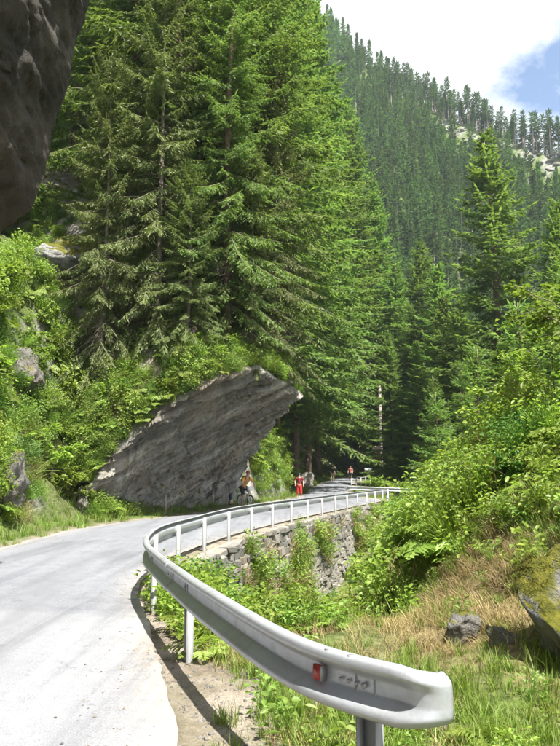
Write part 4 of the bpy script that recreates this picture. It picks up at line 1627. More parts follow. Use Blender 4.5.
# trees rooted on and above the slab
for (x, y, lib, s, sz, label) in [
    (-4.9, 28.0, SPR_NEAR[1], .62, .95, 'shaggy grey-green spruce drooping over the slab rim'),
    (-5.0, 31.5, SPR_NEAR[2], 1.15, 1.15, 'tall spruce with long bare reddish trunk above the slab'),
    (-2.3, 28.6, SPR_NEAR[0], .62, .80, 'spruce with sweeping boughs right above the slab tip'),
    (-1.3, 32.6, SPR_NEAR[0], .95, 1.0, 'big spruce growing behind the slab tip'),
    (-7.2, 27.6, SPR_NEAR[1], .48, .75, 'slender shaggy spruce at the left end of the slab'),
    (-.05, 31.6, SPR_NEAR[1], .50, .80, 'shaggy spruce hanging over the very tip of the slab'),
    (-3.7, 27.0, SPR_NEAR[1], .40, .42, 'small grey-green spruce on the slab rim'),
    (-1.3, 28.9, SPR_NEAR[1], .42, .50, 'small drooping spruce beside the bright tuft of the rim'),
    (-9.6, 35.5, SPR_NEAR[2], 1.1, 1.1, 'tall spruce behind the mossy rock shelf'),
    (-7.4, 33.0, SPR_NEAR[0], .85, 1.0, 'spruce just right of the mossy rock shelf'),
    (-3.2, 35.5, SPR_NEAR[0], 1.15, 1.2, 'tall spruce behind the sweeping boughs above the slab tip'),
    (-12.5, 40.0, SPR[1], 1.0, 1.0, 'spruce high on the slope behind the mossy rock shelf'),
    (-6.4, 38.5, SPR_NEAR[2], 1.2, 1.3, 'tall spruce in the middle of the stand above the slab'),
    (-4.6, 44.0, SPR[1], 1.05, 1.1, 'tall spruce deep in the stand above the slab'),
    (-15.0, 33.0, SPR[0], .9, .9, 'spruce beside the brown corner cliff'),
    (-5.2, 47.5, SPR[2], 1.2, 1.3, 'spruce on the bank above the red rider'),
    (-10.5, 46.0, SPR[0], 1.1, 1.1, 'spruce on the upper slope above the slab'),
    (-14.5, 50.0, SPR[1], 1.1, 1.1, 'spruce at the top of the slope behind the stand'),
    (-3.4, 52.0, SPR[0], 1.15, 1.2, 'spruce over the road bank beyond the red rider'),
]:
    place_tree(lib, (x, y, capz(x, y) - .2), s, tr_.uniform(0, 6.28), label, None, sz=sz)
# trees along the left of the road past the slab
for (x, y, lib, s, sz, label) in [
    (-.1, 56.0, SPR_TALL[0], 1.25, 1.4, 'towering spruce left of the far road'),
    (1.2, 63.0, SPR_TALL[1], 1.35, 1.6, 'tallest lit spruce, its top cut by the picture edge'),
    (2.8, 75.0, SPR_TALL[0], 1.4, 1.6, 'sunlit spruce at the right flank of the tall stand'),
    (-2.4, 66.0, SPR_TALL[1], 1.0, 1.2, 'spruce behind the towering left ones'),
    (-5.5, 58.0, SPR_TALL[0], 1.0, 1.1, 'spruce filling the stand over the road bank'),
    (4.9, 87.0, SPR_TALL[1], 1.5, 1.7, 'spruce at the far end of the left stand'),
    (11.2, 97.5, SPR_TALL[0], 1.3, 1.45, 'spruce where the road bends out of sight'),
    (15.6, 107.0, SPR_TALL[1], 1.3, 1.35, 'spruce on the outside of the far bend'),
    (10.5, 108.0, SPR_TALL[0], 1.4, 1.55, 'tall spruce behind the far bend, beside the stand'),
]:
    place_tree(lib, (x, y, gz_(x, y) - .2), s, tr_.uniform(0, 6.28), label, None, sz=sz)
# valley trees, centre and right
for (u, vt, y, lib, label) in [
    (487, 134, 60, SPR[0], 'lone pointed spruce standing above its neighbours'),
    (418, 245, 88, SPR[1], 'spruce in the middle, left of the lone pointed one'),
    (446, 262, 80, SPR[2], 'spruce just left of the lone pointed one'),
    (396, 262, 96, SPR[0], 'spruce behind the bare pole'),
    (438, 300, 75, SPR[2], 'bushy spruce in front of the middle group'),
    (412, 325, 90, SPR[0], 'spruce right beside the bare pole'),
    (462, 300, 72, SPR[1], 'spruce at the foot of the lone pointed one'),
    (520, 290, 58, SPR[2], 'spruce between the lone pointed one and the picture edge'),
    (556, 203, 54, SPR[1], 'spruce cut by the right picture edge'),
    (535, 330, 44, SPR[2], 'shorter spruce in front of the edge spruce'),
    (500, 345, 40, SPR[2], 'short spruce below the lone pointed one'),
    (590, 250, 48, SPR[0], 'spruce standing beyond the right picture edge'),
    (372, 330, 108, SPR[1], 'spruce behind the far bend of the road'),
    (354, 350, 112, SPR[2], 'lower spruce behind the far bend of the road'),
    (610, 160, 66, SPR[1], 'tall spruce beyond the right picture edge'),
]:
    th = R(8.29)
    xc, yc_ = (u - 280) / 700, (373 - vt) / 700
    k = y / (math.cos(th) - yc_ * math.sin(th))
    x, zt = xc * k, CAM_Z + (math.sin(th) + yc_ * math.cos(th)) * k
    z0 = gz_(x, y) - .2
    s = (zt - z0) / lib['H']
    place_tree(lib, (x, y, z0), max(.8, min(s * 1.25, 1.5)), tr_.uniform(0, 6.28), label, None, sz=s)
# young spruces on the right bank
for (u, vt, y, label) in [(553, 262, 20, 'young spruce with layered boughs at the right picture edge'), (517, 305, 24, 'young spruce just left of the edge one'),
                          (470, 350, 24, 'young spruce rising from the gully behind the bank crest'), (440, 392, 31, 'young spruce lower down the gully'), (592, 215, 23, 'larger young spruce past the right picture edge'),
                          (436, 378, 48, 'young spruce beside the dark short guard rail'), (462, 365, 49, 'young spruce right behind the dark short guard rail')]:
    th = R(8.29)
    xc, yc_ = (u - 280) / 700, (373 - vt) / 700
    k = y / (math.cos(th) - yc_ * math.sin(th))
    x, zt = xc * k, CAM_Z + (math.sin(th) + yc_ * math.cos(th)) * k
    z0 = gz_(x, y) - .1
    s = (zt - z0) / 8.5
    place_tree(SPR_YOUNG, (x, y, z0), s, tr_.uniform(0, 6.28), label, None, 'young_spruce')

# second row of valley spruces that reads as a wood edge
gr = np.random.default_rng(5)
cnt = 0
for i in range(400):
    x, y = gr.uniform(8, 95), gr.uniform(66, 122)
    if cnt >= 70 or x < xA(np.array([y]))[0] + 4:
        continue
    u, v = proj((x, y, 0))
    if u < 385 or u > 680:
        continue
    z0 = gz_(x, y) if y < 118 else float(hill_h(np.array([x]), np.array([y]))[0])
    lib = SPR[int(gr.integers(0, 3))]
    h = gr.uniform(15, 22)
    s = h / lib['H']
    place_tree(lib, (x, y, z0 - .3), s, gr.uniform(0, 6.28), 'spruce of the dark wood on the valley floor', 'spruces of the valley wood')
    cnt += 1

# the mountainside forest: ridge pines as things, the mass below as one wood
pts = []
for i in range(26000):
    x = gr.uniform(-120, 260)
    zc, yc = crest(np.array([x]))
    y = gr.uniform(112, yc[0] + 40)
    pts.append((x, y))
for i in range(8000):
    x = gr.uniform(38, 150)
    zc, yc = crest(np.array([x]))
    pts.append((x, yc[0] + gr.uniform(-9, 55)))
pts = np.array(pts)
# poisson-like thinning
cell = {}
keep = []
for i, (x, y) in enumerate(pts):
    k = (int(x // 2.9), int(y // 2.9))
    if any((a, b) in cell and (pts[cell[(a, b)]][0] - x) ** 2 + (pts[cell[(a, b)]][1] - y) ** 2 < 6.6 for a in (k[0] - 1, k[0], k[0] + 1) for b in (k[1] - 1, k[1], k[1] + 1)):
        continue
    cell[k] = i
    keep.append(i)
pts = pts[keep]
pz = hill_h(pts[:, 0], pts[:, 1])
band, s_, c_ = clear_band(pts[:, 0], pts[:, 1])
above = (s_ < c_) & (pts[:, 0] > 40) & (pts[:, 0] < 150)
uu_, vv_ = proj(np.stack([pts[:, 0], pts[:, 1], pz], -1))
hidden_behind = s_ < -24
ridge = above & ~band & ~hidden_behind & (uu_ > 395) & (uu_ < 590) & (s_ > -24)
order = np.where(ridge)[0]
if len(order) > 200:
    # keep those next to the clearing and on the crest line as single trees
    sc_ = np.minimum(np.abs(s_[order] - c_[order]), np.abs(s_[order]))
    order = order[np.argsort(sc_)[:200]]
isr = np.zeros(len(pts), bool)
isr[order] = True
for i in order:
    lib = PINE_FAR[int(gr.integers(0, 3))]
    s = gr.uniform(.42, .74)
    place_tree(lib, (pts[i, 0], pts[i, 1], pz[i] - .5), s, gr.uniform(0, 6.28), 'pine with bare trunk on the ridge above the rocky clearing', 'pines along the ridge', 'pine_tree')
rest = ~isr & ~band
belowband = rest & (s_ > c_) & (s_ < c_ + 17 + 9 * n2(pts[:, 0], pts[:, 1], .05, 2, 75)) & (pts[:, 0] > 62 + .5 * (s_ - c_)) & (pts[:, 0] < 125)
bushy = belowband & (gr.random(len(pts)) < .93)
rest = rest & ~bushy & ~(belowband & ~bushy)
FAR = template('far_spruce', [])


def merge_tree(lib, name):
    a, b = lib['crown'], lib['trunk']
    bm = bmesh.new()
    bm.from_mesh(a)
    nb0 = len(bm.faces)
    bm.from_mesh(b)
    bm.faces.ensure_lookup_table()
    for f in bm.faces[nb0:]:
        f.material_index = 1
    me = bpy.data.meshes.new(name)
    bm.to_mesh(me)
    bm.free()
    me.materials.append(a.materials[0])
    me.materials.append(b.materials[0])
    return me


for k, l_ in enumerate(SPR_FAR + PINE_FAR[:1]):
    FAR.objects.link(bpy.data.objects.new('far_spruce_%02d' % k, merge_tree(l_, 'far_spruce')))
n_ = int(rest.sum())
rr_ = np.zeros((n_, 3))
rr_[:, 2] = gr.uniform(0, 6.28, n_)
scatter('forest', FAR, np.stack([pts[rest, 0], pts[rest, 1], pz[rest] - .4], -1), rr_, gr.uniform(.28, .80, n_) * np.where(pts[rest, 1] > crest(pts[rest, 0])[1] - 8, .85, 1), gr.choice([0, 1, 2, 0, 1, 2, 3], n_), 'dense spruce forest on the far mountainside')
bushl = [shrub_meshes(51 + k, 4.5, 3.2, 10, 900, .55, .42, M['leaf_far']) for k in range(2)]
BUSH = template('far_bush', [b['leaves'] for b in bushl])
n_ = int(bushy.sum())
if n_:
    rr_ = np.zeros((n_, 3))
    rr_[:, 2] = gr.uniform(0, 6.28, n_)
    scatter('far_scrub', BUSH, np.stack([pts[bushy, 0], pts[bushy, 1], pz[bushy] - .3], -1), rr_, gr.uniform(.45, .9, n_), gr.integers(0, 2, n_), 'lighter scrub below the rocky clearing on the mountainside')
# rocks of the clearing
bp_ = np.where(band & (pts[:, 0] > 58) & (pts[:, 0] < 125))[0]
rm = [boulder_mesh('clearing_rock', (2.2, 1.6, 1.3), 400 + k, M['scree'], 2, 10) for k in range(4)]
for i in bp_[:60]:
    o = obj('clearing_rock', rm[int(gr.integers(0, 4))], None, (pts[i, 0], pts[i, 1], pz[i] + .2), (gr.uniform(-.4, .4), gr.uniform(-.4, .4), gr.uniform(0, 6)), (gr.uniform(.4, 1.1), gr.uniform(.4, 1.1), gr.uniform(.2, .5)))
    tag(o, 'pale rock in the clearing below the ridge pines', 'rock', 'rocks of the mountainside clearing')

# ------------------------------------------------------------------ shrubs and saplings
SHR = [shrub_meshes(61, 1.3, .9, 12, 1500, .085, .05, M['leaf']), shrub_meshes(62, 1.5, 1.0, 12, 1500, .10, .065, M['leaf_yellow']),
       shrub_meshes(63, 1.1, .8, 10, 1300, .075, .045, M['leaf_dark']), shrub_meshes(64, 3.6, 1.7, 11, 2600, .105, .065, M['leaf'], .6, True, .007),
       shrub_meshes(65, 3.0, 1.5, 10, 2200, .115, .055, M['leaf_yellow'], .5, True, .007)]


def place_shrub(k, x, y, s, label, group=None, z=None, name='shrub'):
    o = empty(name, (x, y, (gz_(x, y) if z is None else z) - .05), label, 'shrub', group, tr_.uniform(0, 6.28), s)
    obj('stems', SHR[k]['stems'], o)
    obj('leaves', SHR[k]['leaves'], o)
    return o


# right bank saplings
for (k, x, y, s, label) in [
    (3, 4.9, 10.2, .95, 'tall leafy sapling at the right picture edge'), (4, 4.4, 11.2, .75, 'light green sapling beside the tall edge sapling'),
    (3, 6.4, 14.0, .85, 'leafy sapling behind the light green one'), (4, 4.9, 13.5, .55, 'small sapling with whitish stems on the bank crest'),
    (2, 3.1, 9.3, .55, 'dark shrub overhanging the dry bank'), (0, 3.9, 8.6, .6, 'green shrub above the mossy boulder'),
    (1, 4.9, 8.2, .7, 'light shrub at the picture edge above the pale rock'), (2, 3.0, 10.6, .5, 'dark shrub at the left end of the bank crest'),
    (0, 3.9, 12.2, .65, 'green shrub on the bank crest'), (1, 6.2, 10.8, .9, 'light shrub behind the picture edge'),
    (0, 3.6, 14.0, .6, 'green shrub leaning over the gully'),
    (3, 6.6, 18.5, 1.7, 'tall young broadleaf tree rising behind the bank crest'), (4, 8.6, 21.0, 2.2, 'light green young tree near the right picture edge'),
    (4, 5.6, 22.5, 1.6, 'light green young tree left of the taller ones'), (3, 9.8, 26.5, 2.3, 'tall young broadleaf tree further back by the picture edge'),
    (3, 6.9, 27.0, 1.6, 'young broadleaf tree in the gully behind the light green one'), (4, 12.0, 30.0, 2.4, 'far young tree at the picture edge below the spruces')]:
    place_shrub(k, x, y, s, label, None, None, 'sapling' if k > 2 else 'shrub')
for i in range(26):
    x, y = gr.uniform(.2, 9), gr.uniform(13.5, 31)
    if x < xRail(np.array([y]))[0] + 1.6 or gz_(x, y) > -1.2:
        continue
    place_shrub(int(gr.integers(0, 3)), x, y, gr.uniform(.6, 1.05), 'leafy shrub growing in the gully below the wall', 'gully shrubs')
for i in range(46):
    y = gr.uniform(13, 26)
    x = float(xL(np.array([y]))[0]) - gr.uniform(1.8 if y > 22 else 3.0, 6.5)
    place_shrub(int(gr.choice([0, 1, 1])), x, y, gr.uniform(.55, 1.5), 'bright leafy shrub on the steep left bank', 'left bank shrubs')
for i in range(34):
    y = gr.uniform(44.5, 70)
    x = float(xL(np.array([y]))[0]) - gr.uniform(.9, 3.5)
    place_shrub(int(gr.choice([0, 1, 2])), x, y, gr.uniform(.7, 1.7), 'leafy shrub on the bank past the overhang', 'far bank shrubs')
for i in range(44):
    iu, is_ = int(gr.integers(20, 379)), int(gr.choice([2, 4, 6, 8, 10, 12, 18, 26]))
    p = cap_pts[iu, is_]
    place_shrub(int(gr.choice([0, 1, 2])), float(p[0]), float(p[1]), gr.uniform(.35, .7), 'small shrub on top of the overhanging slab', 'slab top shrubs', float(p[2]))
for i in range(16):
    x, y = gr.uniform(7.5, 16), gr.uniform(44, 66)
    if x < xA(np.array([y]))[0] + 1.5:
        continue
    place_shrub(int(gr.integers(0, 3)), x, y, gr.uniform(1.0, 1.8), 'roadside shrub under the valley spruces', 'valley roadside shrubs')

# ------------------------------------------------------------------ people
M['skin'] = plain('skin', (.50, .31, .22), .55, var=.06)
M['red_cloth'] = plain('red jersey cloth', (.55, .025, .03), .8, var=.12, scale=20)
M['red_dark'] = plain('deep red cloth', (.20, .010, .016), .8, var=.12, scale=20)
M['yellow_cloth'] = plain('yellow orange jersey cloth', (.75, .36, .05), .75, var=.12, scale=20)
M['black_cloth'] = plain('black cloth', (.022, .022, .026), .8, var=.2, scale=20)
M['white_cloth'] = plain('white plastic', (.75, .75, .74), .5, var=.06)
M['navy_cloth'] = plain('navy cloth', (.03, .035, .07), .8)
M['helmet_red'] = plain('red helmet shell', (.45, .04, .035), .35)
M['helmet_dark'] = plain('dark helmet shell', (.03, .03, .045), .35)
M['hair'] = plain('brown hair', (.06, .04, .025), .8)
M['steel'] = plain('bare steel', (.55, .55, .56), .35, .8)
M['frame_white'] = plain('pale bicycle paint', (.62, .64, .66), .35)
M['lens'] = plain('dark lens', (.012, .012, .015), .15)
M['tan_cloth'] = plain('tan cloth', (.38, .28, .18), .8)
M['pink_cloth'] = plain('faded red cloth', (.42, .13, .12), .8)


def skin(name, nodes, edges, root, mat, parent, sub=2):
    """continuous body surface grown from joints: nodes = {key: (pos, radius)}"""
    keys = list(nodes)
    bm = bmesh.new()
    lay = bm.verts.layers.skin.verify()
    vv_ = {}
    for k in keys:
        p, r = nodes[k]
        v = bm.verts.new(p)
        rr = r if isinstance(r, tuple) else (r, r)
        v[lay].radius = rr
        v[lay].use_root = (k == root)
        vv_[k] = v
    for a, b in edges:
        bm.edges.new((vv_[a], vv_[b]))
    me = bpy.data.meshes.new(name)
    bm.to_mesh(me)
    bm.free()
    me.materials.append(mat)
    o = obj(name, me, parent)
    m_ = o.modifiers.new('skin', 'SKIN')
    m_.use_smooth_shade = True
    m2 = o.modifiers.new('sub', 'SUBSURF')
    m2.levels = sub
    m2.render_levels = sub
    return o


def ball(name, loc, sc_, mat, parent, cut=None, seg=16, rot=None):
    bm = bmesh.new()
    bmesh.ops.create_uvsphere(bm, u_segments=seg, v_segments=seg // 2 + 2, radius=1)
    if cut is not None:
        bmesh.ops.delete(bm, geom=[v for v in bm.verts if v.co.z < cut], context='VERTS')
    me = bpy.data.meshes.new(name)
    bm.to_mesh(me)
    bm.free()
    for p in me.polygons:
        p.use_smooth = True
    me.materials.append(mat)
    o = obj(name, me, parent, loc, rot, sc_)
    if cut is not None:
        s_ = o.modifiers.new('shell', 'SOLIDIFY')
        s_.thickness = .08
    return o


def person(J, loc, rotz, label, top, bottom, cap, cap_kind='helmet', long_leg=True, sleeves='short', scale=1.0, pack=None, cat='person'):
    """faces -Y; J holds joint positions"""
    root = empty('person', loc, label, cat, None, rotz, scale)
    n, e = {}, []
    g = lambda k: Vector(J[k])
    n['hip'] = (g('hip'), (.125, .10))
    n['waist'] = (g('hip').lerp(g('chest'), .45), (.115, .09))
    n['chest'] = (g('chest'), (.145, .105))
    n['neck0'] = (g('neck'), .06)
    n['neck1'] = (g('neck').lerp(g('head'), .45), .052)
    n['jaw'] = (g('head') + Vector((0, -.015, -.035)), (.070, .078))
    n['brow'] = (g('head') + Vector((0, .0, .05)), (.078, .092))
    n['crown'] = (g('head') + Vector((0, .01, .105)), .055)
    n['nose'] = (g('head') + Vector((0, -.105, -.005)), .012)
    e += [('hip', 'waist'), ('waist', 'chest'), ('chest', 'neck0'), ('neck0', 'neck1'), ('neck1', 'jaw'), ('jaw', 'brow'), ('brow', 'crown'), ('jaw', 'nose')]
    for s_, sd in (('l', 1), ('r', -1)):
        n['sh' + s_] = (g('sh' + s_), .062)
        n['el' + s_] = (g('el' + s_), .042)
        n['wr' + s_] = (g('wr' + s_), .029)
        d = (g('wr' + s_) - g('el' + s_)).normalized()
        n['pa' + s_] = (g('wr' + s_) + d * .06, (.036, .022))
        e += [('chest', 'sh' + s_), ('sh' + s_, 'el' + s_), ('el' + s_, 'wr' + s_), ('wr' + s_, 'pa' + s_)]
        n['th' + s_] = (g('hip') + Vector((.09 * sd, 0, -.05)), .092)
        n['kn' + s_] = (g('kn' + s_), .058)
        n['ca' + s_] = (g('kn' + s_).lerp(g('an' + s_), .35), .056)
        n['an' + s_] = (g('an' + s_), .038)
        n['to' + s_] = (g('to' + s_), (.04, .028))
        e += [('hip', 'th' + s_), ('th' + s_, 'kn' + s_), ('kn' + s_, 'ca' + s_), ('ca' + s_, 'an' + s_), ('an' + s_, 'to' + s_)]
    skin('body', n, e, 'hip', M['skin'], root)
    # shirt follows the torso and upper arms
    t = {k: n[k] for k in ('hip', 'waist', 'chest')}
    t = {'hip': (g('hip') + Vector((0, 0, .0)), (.145, .12)), 'waist': (n['waist'][0], (.135, .11)), 'chest': (n['chest'][0], (.165, .125)), 'neck0': (g('neck').lerp(g('chest'), .15), .078)}
    te = [('hip', 'waist'), ('waist', 'chest'), ('chest', 'neck0')]
    for s_ in 'lr':
        t['sh' + s_] = (g('sh' + s_), .078)
        f = .75 if sleeves == 'short' else 1.0
        t['el' + s_] = (g('sh' + s_).lerp(g('el' + s_), f), .06)
        te += [('chest', 'sh' + s_), ('sh' + s_, 'el' + s_)]
        if sleeves == 'long':
            t['wr' + s_] = (g('el' + s_).lerp(g('wr' + s_), .92), .042)
            te += [('el' + s_, 'wr' + s_)]
    skin('shirt', t, te, 'waist', top, root)
    b = {'hip': (g('hip') + Vector((0, 0, .04)), (.142, .118))}
    be = []
    for s_, sd in (('l', 1), ('r', -1)):
        b['th' + s_] = (n['th' + s_][0], .112)
        f = 1.0
        b['kn' + s_] = (g('kn' + s_), .088 if long_leg else .078)
        be += [('hip', 'th' + s_), ('th' + s_, 'kn' + s_)]
        if long_leg:
            b['ca' + s_] = (g('kn' + s_).lerp(g('an' + s_), .62), .075)
            be += [('kn' + s_, 'ca' + s_)]
    skin('trousers' if long_leg else 'shorts', b, be, 'hip', bottom, root)
    for s_ in 'lr':
        a, tt = g('an' + s_), g('to' + s_)
        skin('shoe', {'a': (a + Vector((0, .03, -.035)), (.045, .04)), 'm': (a.lerp(tt, .5) + Vector((0, 0, -.01)), (.046, .036)), 't': (tt + (tt - a).normalized() * .03, (.042, .028))}, [('a', 'm'), ('m', 't')], 'm', M['black_cloth'], root)
        # hand: four unequal fingers and a thumb closing downwards
        w_, d = g('wr' + s_), (g('wr' + s_) - g('el' + s_)).normalized()
        side = d.cross(Vector((0, 0, 1)))
        side = side.normalized() if side.length > .1 else Vector((1, 0, 0))
        dn = side.cross(d).normalized()
        if dn.z > 0:
            dn = -dn
        fn_, fe_ = {'p': (w_ + d * .05, (.036, .018))}, []
        for q_, (o_, ln) in enumerate(((-.028, .062), (-.010, .074), (.010, .070), (.028, .055))):
            k0 = w_ + d * .085 + side * o_
            k1 = k0 + d * ln * .5 + dn * .014
            k2 = k1 + d * ln * .15 + dn * ln * .5
            fn_['a%d' % q_] = (k0, .0095); fn_['b%d' % q_] = (k1, .009); fn_['c%d' % q_] = (k2, .008)
            fe_ += [('p', 'a%d' % q_), ('a%d' % q_, 'b%d' % q_), ('b%d' % q_, 'c%d' % q_)]
        sgn = 1 if s_ == 'l' else -1
        fn_['t0'] = (w_ + d * .045 - side * .04 * sgn, .011); fn_['t1'] = (w_ + d * .085 - side * .05 * sgn + dn * .03, .009)
        fe_ += [('p', 't0'), ('t0', 't1')]
        skin('hand', fn_, fe_, 'p', M['skin'], root, 1)
    h = g('head')
    for sx in (-1, 1):
        ball('eye', h + Vector((.032 * sx, -.078, .022)), (.012, .008, .009), M['lens'], root, None, 8)
        ball('ear', h + Vector((.080 * sx, .01, .0)), (.010, .022, .032), M['skin'], root, None, 8)
    if cap_kind == 'helmet':
        hm = ball('helmet', h + Vector((0, .015, .055)), (.108, .140, .105), cap, root, -.05, 18, (-.12, 0, 0))
        for sx in (-.05, 0, .05):
            v, f = box(0, 0, 0, .016, .15, .012)
            obj('vent', mesh('vent', v, f, M['black_cloth']), hm, (sx / .108, -.1, .92 - abs(sx) * 3), (0, 0, 0), (9, 7, 9))
        v, f = box(0, 0, 0, .15, .018, .034)
        obj('sunglasses', mesh('sunglasses', v, f, M['lens']), root, h + Vector((0, -.088, .024)))
    else:
        ball('hair', h + Vector((0, .022, .04)), (.092, .108, .098), cap, root, -.25, 14)
    if pack:
        ch = g('chest')
        back = (g('chest') - g('hip')).cross(Vector((1, 0, 0))).normalized()
        if back.y < 0:
            back = -back
        c0 = ch.lerp(g('hip'), .3) + back * .19
        skin('backpack', {'a': (c0 + (ch - g('hip')) * .35, (.12, .07)), 'b': (c0, (.14, .09)), 'c': (c0 - (ch - g('hip')) * .35, (.12, .07))}, [('a', 'b'), ('b', 'c')], 'b', pack, root)
        for s_ in 'lr':
            sh = g('sh' + s_)
            p0 = sh.lerp(g('neck'), .35) + Vector((0, 0, .065))
            st_ = np.array([c0 + (ch - g('hip')) * .4, p0, p0.lerp(ch, .35) + Vector((0, -.13, -.02)), sh.lerp(g('hip'), .45) + Vector((0, -.09, 0)) - back * .0])
            v, f = tube(st_, .018, 6)
            obj('strap', mesh('strap', v, f, pack, True), root)
    return root


RIDER = dict(hip=(0, .24, 1.02), chest=(0, -.10, 1.36), neck=(0, -.20, 1.47), head=(0, -.27, 1.60), shl=(.19, -.13, 1.40), shr=(-.19, -.13, 1.40),
             ell=(.30, -.30, 1.19), elr=(-.30, -.30, 1.19), wrl=(.27, -.44, 1.06), wrr=(-.27, -.44, 1.06), knl=(.13, -.16, .80), knr=(-.13, -.06, .62), anl=(.12, .10, .50), anr=(-.12, .12, .19),
             tol=(.12, -.06, .45), tor=(-.12, -.04, .14))
STAND = dict(hip=(0, 0, .93), chest=(0, .0, 1.30), neck=(0, .0, 1.46), head=(0, -.02, 1.60), shl=(.20, 0, 1.40), shr=(-.20, 0, 1.40), ell=(.29, .03, 1.14), elr=(-.31, .02, 1.15),
             wrl=(.27, -.10, .93), wrr=(-.30, -.12, .95), knl=(.11, -.05, .50), knr=(-.12, .04, .50), anl=(.12, -.02, .085), anr=(-.13, .10, .09), tol=(.13, -.16, .035), tor=(-.14, -.03, .035))


def bicycle(loc, rotz, label, scale=1.0, paint='frame_white', lean=0):
    root = empty('bicycle', loc, label, 'bicycle', None, rotz, scale)
    root.rotation_euler = (0, lean, rotz)
    rw = .335

    def ring(r0, rt, sides, seg=32):
        th = np.arange(seg + 1) / seg * 6.28319
        P = np.stack([0 * th, r0 * np.cos(th), r0 * np.sin(th)], -1)
        rows = []
        for t in th[:-1]:
            for a in np.arange(sides) / sides * 6.28319:
                rr = r0 + rt * math.cos(a)
                rows.append((rt * math.sin(a), rr * math.cos(t), rr * math.sin(t)))
        V = np.array(rows)
        F = []
        for i in range(seg):
            for j in range(sides):
                F.append((i * sides + j, ((i + 1) % seg) * sides + j, ((i + 1) % seg) * sides + (j + 1) % sides, i * sides + (j + 1) % sides))
        return V, np.array(F)
    tv, tf = ring(rw - .026, .026, 8)
    rv, rf = ring(rw - .060, .011, 6)
    ty, rm_ = mesh('tyre', tv, tf, M['black'], True), mesh('rim', rv, rf, M['steel'], True)
    sp = []
    for k in range(20):
        a = k / 20 * 6.283
        sp.append(tube(np.array([[.02 * (1 if k % 2 else -1), .02 * math.cos(a + .4), .02 * math.sin(a + .4)], [0, (rw - .06) * math.cos(a), (rw - .06) * math.sin(a)]]), .0022, 4, False))
    hv_, hf_ = tube(np.array([[-.05, 0, 0], [.05, 0, 0]]), .022, 10)
    spm = mesh('spokes', *join(sp), M['steel'])
    hub = mesh('hub', hv_, hf_, M['steel'], True)
    for y in (-.54, .53):
        w_ = obj('wheel', ty, root, (0, y, rw))
        obj('rim', rm_, w_); obj('spokes', spm, w_); obj('hub', hub, w_)
    bb = (0, .08, .30); seat = (0, .24, .86); head = (0, -.36, .84); headb = (0, -.40, .70); rear = (0, .53, rw)
    tubes = [(bb, seat, .018), (seat, head, .018), (bb, headb, .021), (head, headb, .022)]
    for sx in (-.05, .05):
        tubes += [((sx * .4, .24, .80), (sx, .53, rw), .009), ((sx * .6, .08, .30), (sx, .53, rw), .010)]
    v, f = join([tube(np.array([a, b]), r, 8) for a, b, r in tubes])
    obj('frame', mesh('frame', v, f, M[paint], True), root)
    v, f = join([tube(np.array([(sx, -.42, .66), (sx, -.54, rw)]), .014, 8) for sx in (-.055, .055)] + [tube(np.array([(-.06, -.42, .66), (.06, -.42, .66)]), .016, 8)])
    obj('fork', mesh('fork', v, f, M['white_cloth'], True), root)
    v, f = join([tube(np.array([head, (0, -.40, .98)]), .015, 8), tube(np.array([(-.31, -.44, 1.00), (-.12, -.45, 1.0), (0, -.44, .985), (.12, -.45, 1.0), (.31, -.44, 1.00)]), .013, 8)])
    hb = obj('handlebar', mesh('handlebar', v, f, M['black'], True), root)
    for sx in (-1, 1):
        v, f = tube(np.array([(sx * .22, -.445, 1.0), (sx * .32, -.44, 1.0)]), .018, 8)
        obj('grip', mesh('grip', v, f, M['black'], True), hb)
    skin('saddle', {'n': ((0, .10, .955), (.025, .018)), 'm': ((0, .22, .96), (.045, .022)), 'r': ((0, .33, .965), (.075, .025))}, [('n', 'm'), ('m', 'r')], 'm', M['black'], root, 1)
    v, f = tube(np.array([seat, (0, .245, .95)]), .013, 8)
    obj('seat_post', mesh('seat_post', v, f, M['steel'], True), root)
    v, f = join([tube(np.array([(.05, .08, .30), (.06, .03, .46)]), .010, 6), tube(np.array([(-.05, .08, .30), (-.06, .13, .14)]), .010, 6), tube(np.array([(-.05, .08, .30), (.05, .08, .30)]), .018, 8)])
    obj('crank', mesh('crank', v, f, M['steel'], True), root)
    for p in ((.12, .03, .455), (-.12, .13, .135)):
        v, f = box(*p, .10, .08, .02)
        obj('pedal', mesh('pedal', v, f, M['black']), root)
    return root


cyc = (-1.62, 33.2)
rz_c = .5
bk = bicycle((cyc[0], cyc[1], .035), rz_c, 'pale mountain bicycle ridden by the rider in yellow and black')
# white map bag on the handlebar
bag_bm = bmesh.new()
bmesh.ops.create_cube(bag_bm, size=1)
for v in bag_bm.verts:
    v.co.x *= .34 if v.co.z > 0 else .22
    v.co.y *= .16
    v.co.z *= .20
bmesh.ops.bevel(bag_bm, geom=bag_bm.edges[:], offset=.03, segments=2, affect='EDGES')
bag_me = bpy.data.meshes.new('handlebar_bag')
bag_bm.to_mesh(bag_me)
bag_bm.free()
bag_me.materials.append(M['white_cloth'])
bag = obj('handlebar_bag', bag_me, None)
bag.location = (cyc[0] + .52 * math.sin(rz_c), cyc[1] - .54 * math.cos(rz_c), .035 + .95)
bag.rotation_euler = (0, 0, rz_c)
tag(bag, 'white bag on the handlebar of the ridden bicycle', 'bag')
rd = person(RIDER, (cyc[0], cyc[1], .035), rz_c, 'rider in red helmet and yellow jersey with black vest on a bicycle', M['yellow_cloth'], M['black_cloth'], M['helmet_red'], 'helmet', False, 'short', 1.0, M['black_cloth'])
rp = (1.33, 48.6)
person(STAND, (rp[0], rp[1], float(zroad(rp[1])) + .03), .15, 'person in red top, long red shorts and dark helmet standing at the roadside', M['red_dark'], M['red_cloth'], M['helmet_dark'], 'helmet', True, 'short', .98, M['black_cloth'])
w1 = (5.9, 79.5)
